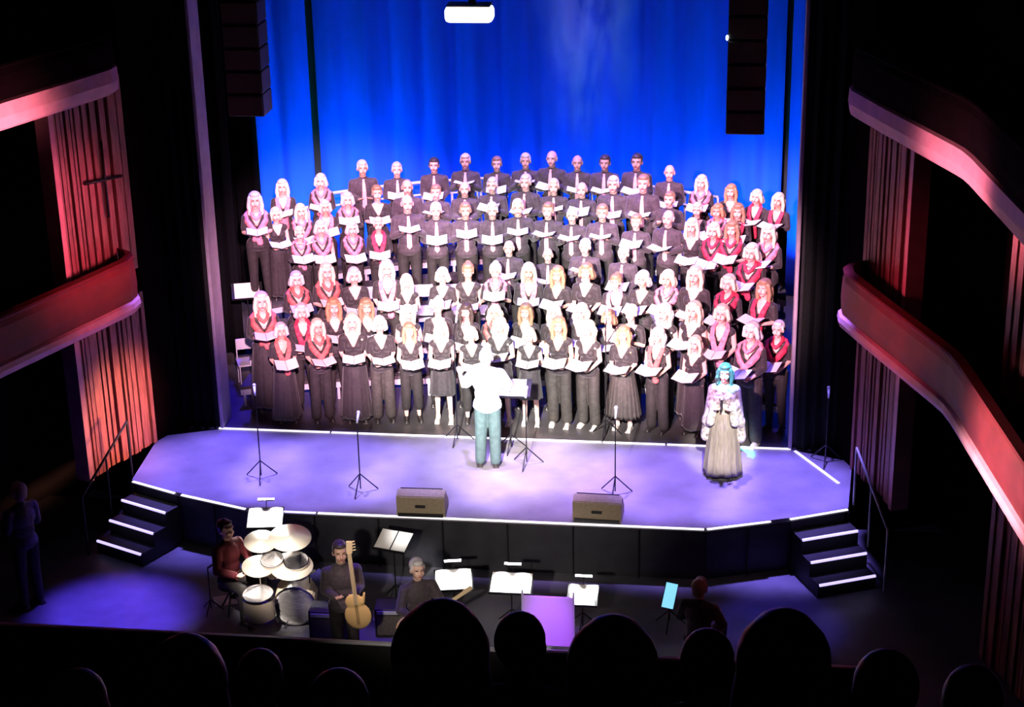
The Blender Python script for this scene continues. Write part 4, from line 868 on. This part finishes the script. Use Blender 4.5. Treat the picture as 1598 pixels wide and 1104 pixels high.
o2 = empty('tablet_stand', (P.x, P.y+.02, PF)); tag(o2, 'thin black stand carrying the pale blue tablet', 'stand'); tripod(o2, .22, .25); bm = bmesh.new(); tube(bm, (0, 0, .1), (0, 0, P.z-PF-.15), .009); mesh_obj('pole', bm, M_blackmetal, o2)
# side lamp post in the pit with violet lit panel behind
o = empty('pit_screen', (1.22, -4.60, PF)); tag(o, 'violet lit folding screen standing between the lit music stands', 'screen')
bm = bmesh.new(); box(bm, (0, 0, .42), (.62, .03, .70), None, .005); mesh_obj('panel', bm, mat('pale_panel', (.55, .45, .6), .6), o)
for s in (-1, 1): bm = bmesh.new(); tube(bm, (s*.32, -.0, 0), (s*.32, -.0, .85), .015); mesh_obj('post', bm, M_metal, o)
# instrument amplifiers and cases
def amp(px, py, s, lab, m=M_black, rz=0):
    q = unproj(px, py, z=PF); o = empty('amplifier', (q.x, q.y, PF), rz); tag(o, lab, 'amplifier', 'amplifiers in the pit')
    bm = bmesh.new(); box(bm, (0, 0, s[2]/2), s, None, .012); mesh_obj('cabinet', bm, m, o); bm = bmesh.new(); box(bm, (0, -s[1]/2-.004, s[2]*.42), (s[0]*.88, .01, s[2]*.7)); mesh_obj('grille', bm, M_speaker, o)
    bm = bmesh.new(); box(bm, (0, -s[1]/2-.005, s[2]*.88), (s[0]*.88, .012, s[2]*.12)); mesh_obj('control_panel', bm, M_metal, o)
amp(520, 992, (.55, .3, .42), 'black amplifier right of the bass drum'); amp(618, 985, (.5, .3, .40), 'black amplifier in front of the seated guitarist', rz=.1)
mic = [(330, 955, .65, 'small microphone stand on the blue floor left of the drummer'), (487, 962, .62, 'low microphone stand beside the cream bass drum')]
for px, py, h, lab in mic:
    q = unproj(px, py, z=PF); o = empty('microphone_stand', (q.x, q.y, PF)); tag(o, lab, 'microphone stand', 'low microphone stands in the pit'); tripod(o, .16, .18); bm = bmesh.new(); tube(bm, (0, 0, .05), (0, 0, h), .009); mesh_obj('pole', bm, M_blackmetal, o); bm = bmesh.new(); tube(bm, (0, 0, h), (.08, .0, h+.06), .014, .02); mesh_obj('microphone', bm, M_metal, o)
# paper sheets on the pit floor
for i, (px, py, rz, lab) in enumerate(((352, 938, .4, 'white sheet left of another on the pit floor by the drummer'), (385, 930, -.2, 'larger white sheet on the pit floor by the drummer'), (600, 960, .2, 'white sheet on the pit floor right of the bass player'))):
    q = unproj(px, py, z=PF); bm = bmesh.new(); box(bm, (0, 0, .003), (.42 if i == 1 else .30, .28, .004), None, .001); tag(mesh_obj('sheet_music', bm, M_page, loc=(q.x, q.y, PF)), lab, 'sheet of paper', 'loose sheets on the pit floor').rotation_euler = (0, 0, rz)
# pit rail
q0, q1 = unproj(300, 1004, y=-6.1), unproj(935, 1008, y=-6.1); zr = (q0.z+q1.z)/2
o = empty('pit_rail', (q0.x, -6.1, PF)); tag(o, 'low dark pit rail with a blue lit top edge in front of the musicians', 'rail')
bm = bmesh.new(); box(bm, ((q1.x-q0.x)/2, 0, zr-PF), (q1.x-q0.x+6, .06, .035), None, .008); mesh_obj('top_rail', bm, mat('rail_grey', (.55, .55, .62), .4), o)
bm = bmesh.new(); box(bm, ((q1.x-q0.x)/2, .0, (zr-PF)/2-.01), (q1.x-q0.x+6, .03, zr-PF-.02)); mesh_obj('panel', bm, M_black, o)

# standing usher at the left by the steps
q = unproj(52, 945, z=PF); person(True, 'mid', 'short', 'brown', 'long', 'trousers', '', (q.x, q.y, PF), -.6-PI/2, 1.78, 'person in black standing in the dark left of the stage steps', 'people standing in the house', topm=M_shirt)

# ================================================================== AUDIENCE
def audience_mesh(kind):
    bm = bmesh.new(); ell(bm, (0, .0, 1.17), (.078, .096, .105)); cap(bm, (0, .01, .97), (0, 0, 1.08), .055, .05); ell(bm, (0, -.03, 1.11), (.055, .06, .065)); cap(bm, (0, -.09, 1.16), (0, -.11, 1.13), .009, .012)
    for s in (-1, 1):
        cap(bm, (0, .01, .93), (s*.17, .02, .90), .07, .065); cap(bm, (s*.19, .02, .90), (s*.23, -.03, .62), .055, .045); cap(bm, (s*.23, -.03, .62), (s*.10, -.26, .58), .042, .03)
        ell(bm, (s*.082, .0, 1.15), (.01, .018, .03)); cap(bm, (s*.10, 0, .46), (s*.13, -.42, .47), .09, .06); cap(bm, (s*.13, -.42, .45), (s*.13, -.40, .06), .055, .04); cap(bm, (s*.13, -.38, .04), (s*.13, -.52, .035), .04, .035)
        cap(bm, (s*.10, -.26, .58), (s*.06, -.34, .57), .032, .026)
        for f in range(4): cap(bm, (s*(.04+.02*f), -.33, .565), (s*(.035+.018*f), -.40, .55), .009, .008, 8)
        cap(bm, (s*.05, -.30, .59), (s*.02, -.35, .60), .011, .009, 8)
    ell(bm, (0, .02, .80), (.17, .12, .20)); ell(bm, (0, .02, .56), (.18, .14, .15)); me = blob(bm, .012, 2); me.materials.append(M_skin[0]); return me
def audience_coat():
    bm = bmesh.new(); ell(bm, (0, .02, .80), (.195, .145, .21)); ell(bm, (0, .02, .58), (.20, .16, .16)); cap(bm, (0, .02, .96), (0, .02, .99), .07, .068)
    for s in (-1, 1): cap(bm, (0, .01, .93), (s*.17, .02, .90), .085, .08); cap(bm, (s*.19, .02, .90), (s*.23, -.03, .62), .07, .06); cap(bm, (s*.23, -.03, .62), (s*.13, -.22, .585), .058, .045)
    me = blob(bm, .014, 2); me.materials.append(mat('dark_coat_wool', (.02, .016, .02), .95)); return me
def audience_trouser():
    bm = bmesh.new(); ell(bm, (0, .02, .50), (.20, .16, .12))
    for s in (-1, 1): cap(bm, (s*.10, 0, .47), (s*.13, -.42, .475), .105, .078); cap(bm, (s*.13, -.42, .46), (s*.13, -.40, .10), .072, .058)
    me = blob(bm, .014, 2); me.materials.append(M_trouser); return me
def audience_hair(kind):
    bm = bmesh.new(); ell(bm, (0, .03, 1.195), (.092, .102, .105))
    if kind == 'full':
        ell(bm, (0, .045, 1.19), (.105, .105, .11))
        for s in (-1, 1): cap(bm, (s*.06, .04, 1.14), (s*.075, .06, 1.00), .045, .045)
    elif kind == 'bun': ell(bm, (0, .09, 1.29), (.05, .05, .05))
    me = blob(bm, .012, 1); me.materials.append(M_hair['dark']); return me
ab = audience_mesh(0); acoat = audience_coat(); atr = audience_trouser(); ahair = {k: audience_hair(k) for k in ('crop', 'full', 'bun')}
def seat_bm(): 
    bm = bmesh.new(); box(bm, (0, .02, .40), (.48, .46, .10), None, .03); return bm
def seat_parts():
    d = {}
    bm = bmesh.new(); box(bm, (0, -.04, .33), (.46, .46, .10), None, .03); d['seat_cushion'] = (bm, mat('dark_red_plush', (.06, .008, .012), .9))
    bm = bmesh.new(); box(bm, (0, .235, .58), (.46, .07, .60), Euler((R(-6), 0, 0)).to_matrix(), .03); d['backrest'] = (bm, mat('dark_red_plush', (.06, .008, .012), .9))
    return d
sm = {}
for k_, (bm, m) in seat_parts().items():
    me = bpy.data.meshes.new(k_); bm.to_mesh(me); bm.free(); me.materials.append(m); sm[k_] = me
for s in (-1, 1):
    bm = bmesh.new(); box(bm, (s*.26, -.0, .30), (.04, .40, .60), None, .01); me = bpy.data.meshes.new('armrest'); bm.to_mesh(me); bm.free(); me.materials.append(M_black); sm['armrest%d' % s] = me
def theatre_seat(loc, rz, lab, grp):
    o = empty('theatre_seat', loc, rz); tag(o, lab, 'seat', grp)
    for k_, me in sm.items(): obj_from('armrest' if k_.startswith('arm') else k_, me, o)
def spectator(loc, rz, hair, hc, sc, lab, grp):
    b = obj_from('person', ab); b.location = loc; b.rotation_euler = (0, 0, rz); b.scale = (sc,)*3; tag(b, lab, 'person', grp)
    part('coat', acoat, b); part('trousers', atr, b); part('hair', ahair[hair], b, M_hair[hc])
# balcony audience: crown pixel and distance from the camera
BA = [(290, 985, 4.3, 'full', 'dark', 'spectator with large dark rounded head at the lower left'), (405, 1010, 7.0, 'crop', 'dark', 'spectator with small dark head between the two left heads'), (528, 1040, 5.2, 'crop', 'dark', 'spectator with dark head low under the drum kit'),
      (690, 930, 3.7, 'full', 'dark', 'spectator with the largest bushy dark head, below the lit music stands'), (812, 952, 6.2, 'crop', 'dark', 'spectator with round dark head right of the largest bushy head'), (958, 955, 4.0, 'full', 'dark', 'spectator with big dark head under the narrow lit music stand'),
      (1105, 978, 6.0, 'crop', 'dark', 'spectator with low dark head under the seated musician'), (1225, 945, 3.9, 'full', 'dark', 'spectator with broad dark head at the lower right'), (1385, 1010, 5.0, 'crop', 'dark', 'spectator low at the right edge of the audience'), (1520, 1035, 5.6, 'crop', 'brown', 'rightmost spectator at the bottom corner'),
      (120, 1040, 5.6, 'crop', 'brown', 'leftmost spectator at the bottom corner')]
for px, py, dist, hr, hc, lab in BA:
    d = (cf + cr*((px-799)/FPX) - cu*((py-552)/FPX)).normalized(); P = Vector(CAM) + d*dist; fz = P.z-1.30
    spectator((P.x, P.y, fz), PI, hr, hc, 1, lab, 'spectators in the balcony'); theatre_seat((P.x, P.y, fz), PI, 'theatre seat under the ' + lab.replace('spectator with', 'spectator with'), 'balcony seats')
# balcony terraces under them
bm = bmesh.new(); pts = [(-27, 8.9), (-20.4, 6.62-.0), (-17.9, 5.15), (-17.75, 5.15), (-17.75, 4.7), (-27, 4.7)]
a = [bm.verts.new((-8, y, z-.35)) for y, z in pts]; c = [bm.verts.new((8, y, z-.35)) for y, z in pts]; bm.faces.new(a); bm.faces.new(c[::-1])
for i in range(len(pts)): bm.faces.new((a[i], c[i], c[(i+1) % len(pts)], a[(i+1) % len(pts)]))
bmesh.ops.recalc_face_normals(bm, faces=bm.faces[:]); struct('floor_balcony', bm, M_black)
# stalls audience
ra = random.Random(5); k = 0
rowz = [(-7.9, 'front stalls row'), (-8.8, 'second stalls row'), (-9.7, 'third stalls row')]
for yi, (y, rn) in enumerate(rowz):
    n = 15
    for i in range(n):
        x = -6.6 + i*.95 + (.3 if yi % 2 else 0); c = Vector((x, y, .2)) - Vector(CAM); u = 799 + FPX*c.dot(cr)/c.dot(cf)
        if u < -40 or u > 1640: continue
        pl = '%s from the left in the %s' % (ORD[i], rn) if i else 'leftmost in the %s' % rn
        theatre_seat((x, y, -1.05), PI, 'dark theatre seat, ' + pl, 'stalls seats')
        if ra.random() < .8: spectator((x, y, -1.05), PI+ra.uniform(-.3, .3), ra.choice(('crop', 'full', 'crop', 'bun')), ra.choice(('dark', 'brown', 'grey', 'blond')), ra.uniform(.94, 1.04), 'spectator in dark coat, ' + pl, 'spectators in the stalls')

# ================================================================== HAZE
bm = bmesh.new(); box(bm, (0, 0, 0), (2.3, 1.0, 5.4)); hz = mesh_obj('smoke_haze', bm, None); hz.location = (.75, 5.55, 5.3); hz.data.materials.clear()
m = bpy.data.materials.new('stage_smoke'); m.use_nodes = True; nt = m.node_tree; nt.nodes.clear()
out = nt.nodes.new('ShaderNodeOutputMaterial'); vo = nt.nodes.new('ShaderNodeVolumePrincipled'); nt.links.new(vo.outputs[0], out.inputs['Volume']); vo.inputs['Color'].default_value = (.8, .85, 1, 1); vo.inputs['Anisotropy'].default_value = .1
tc = nt.nodes.new('ShaderNodeTexCoord'); mp = nt.nodes.new('ShaderNodeMapping'); mp.inputs['Scale'].default_value = (1.5, 1.2, .55); nt.links.new(tc.outputs['Object'], mp.inputs[0])
nz = nt.nodes.new('ShaderNodeTexNoise'); nz.inputs['Scale'].default_value = 1.6; nz.inputs['Detail'].default_value = 3; nz.inputs['Distortion'].default_value = .8; nt.links.new(mp.outputs[0], nz.inputs['Vector'])
mr = nt.nodes.new('ShaderNodeMapRange'); mr.inputs['From Min'].default_value = .42; mr.inputs['From Max'].default_value = .68; mr.inputs['To Max'].default_value = .9; nt.links.new(nz.outputs['Fac'], mr.inputs['Value'])
# fade to nothing before the sides of the domain
ln = nt.nodes.new('ShaderNodeVectorMath'); ln.operation = 'MULTIPLY'; ln.inputs[1].default_value = (1/1.1, 1/.48, 1/2.6); nt.links.new(tc.outputs['Object'], ln.inputs[0])
l2 = nt.nodes.new('ShaderNodeVectorMath'); l2.operation = 'LENGTH'; nt.links.new(ln.outputs[0], l2.inputs[0])
m2 = nt.nodes.new('ShaderNodeMapRange'); m2.inputs['From Min'].default_value = 1.0; m2.inputs['From Max'].default_value = .3; nt.links.new(l2.outputs['Value'], m2.inputs['Value'])
mu = nt.nodes.new('ShaderNodeMath'); mu.operation = 'MULTIPLY'; nt.links.new(mr.outputs[0], mu.inputs[0]); nt.links.new(m2.outputs[0], mu.inputs[1]); nt.links.new(mu.outputs[0], vo.inputs['Density'])
hz.data.materials.append(m); tag(hz, 'thin wisp of pale smoke rising in front of the blue curtain', 'smoke', kind='stuff')
C.cycles.volume_step_rate = 2; C.cycles.volume_max_steps = 64
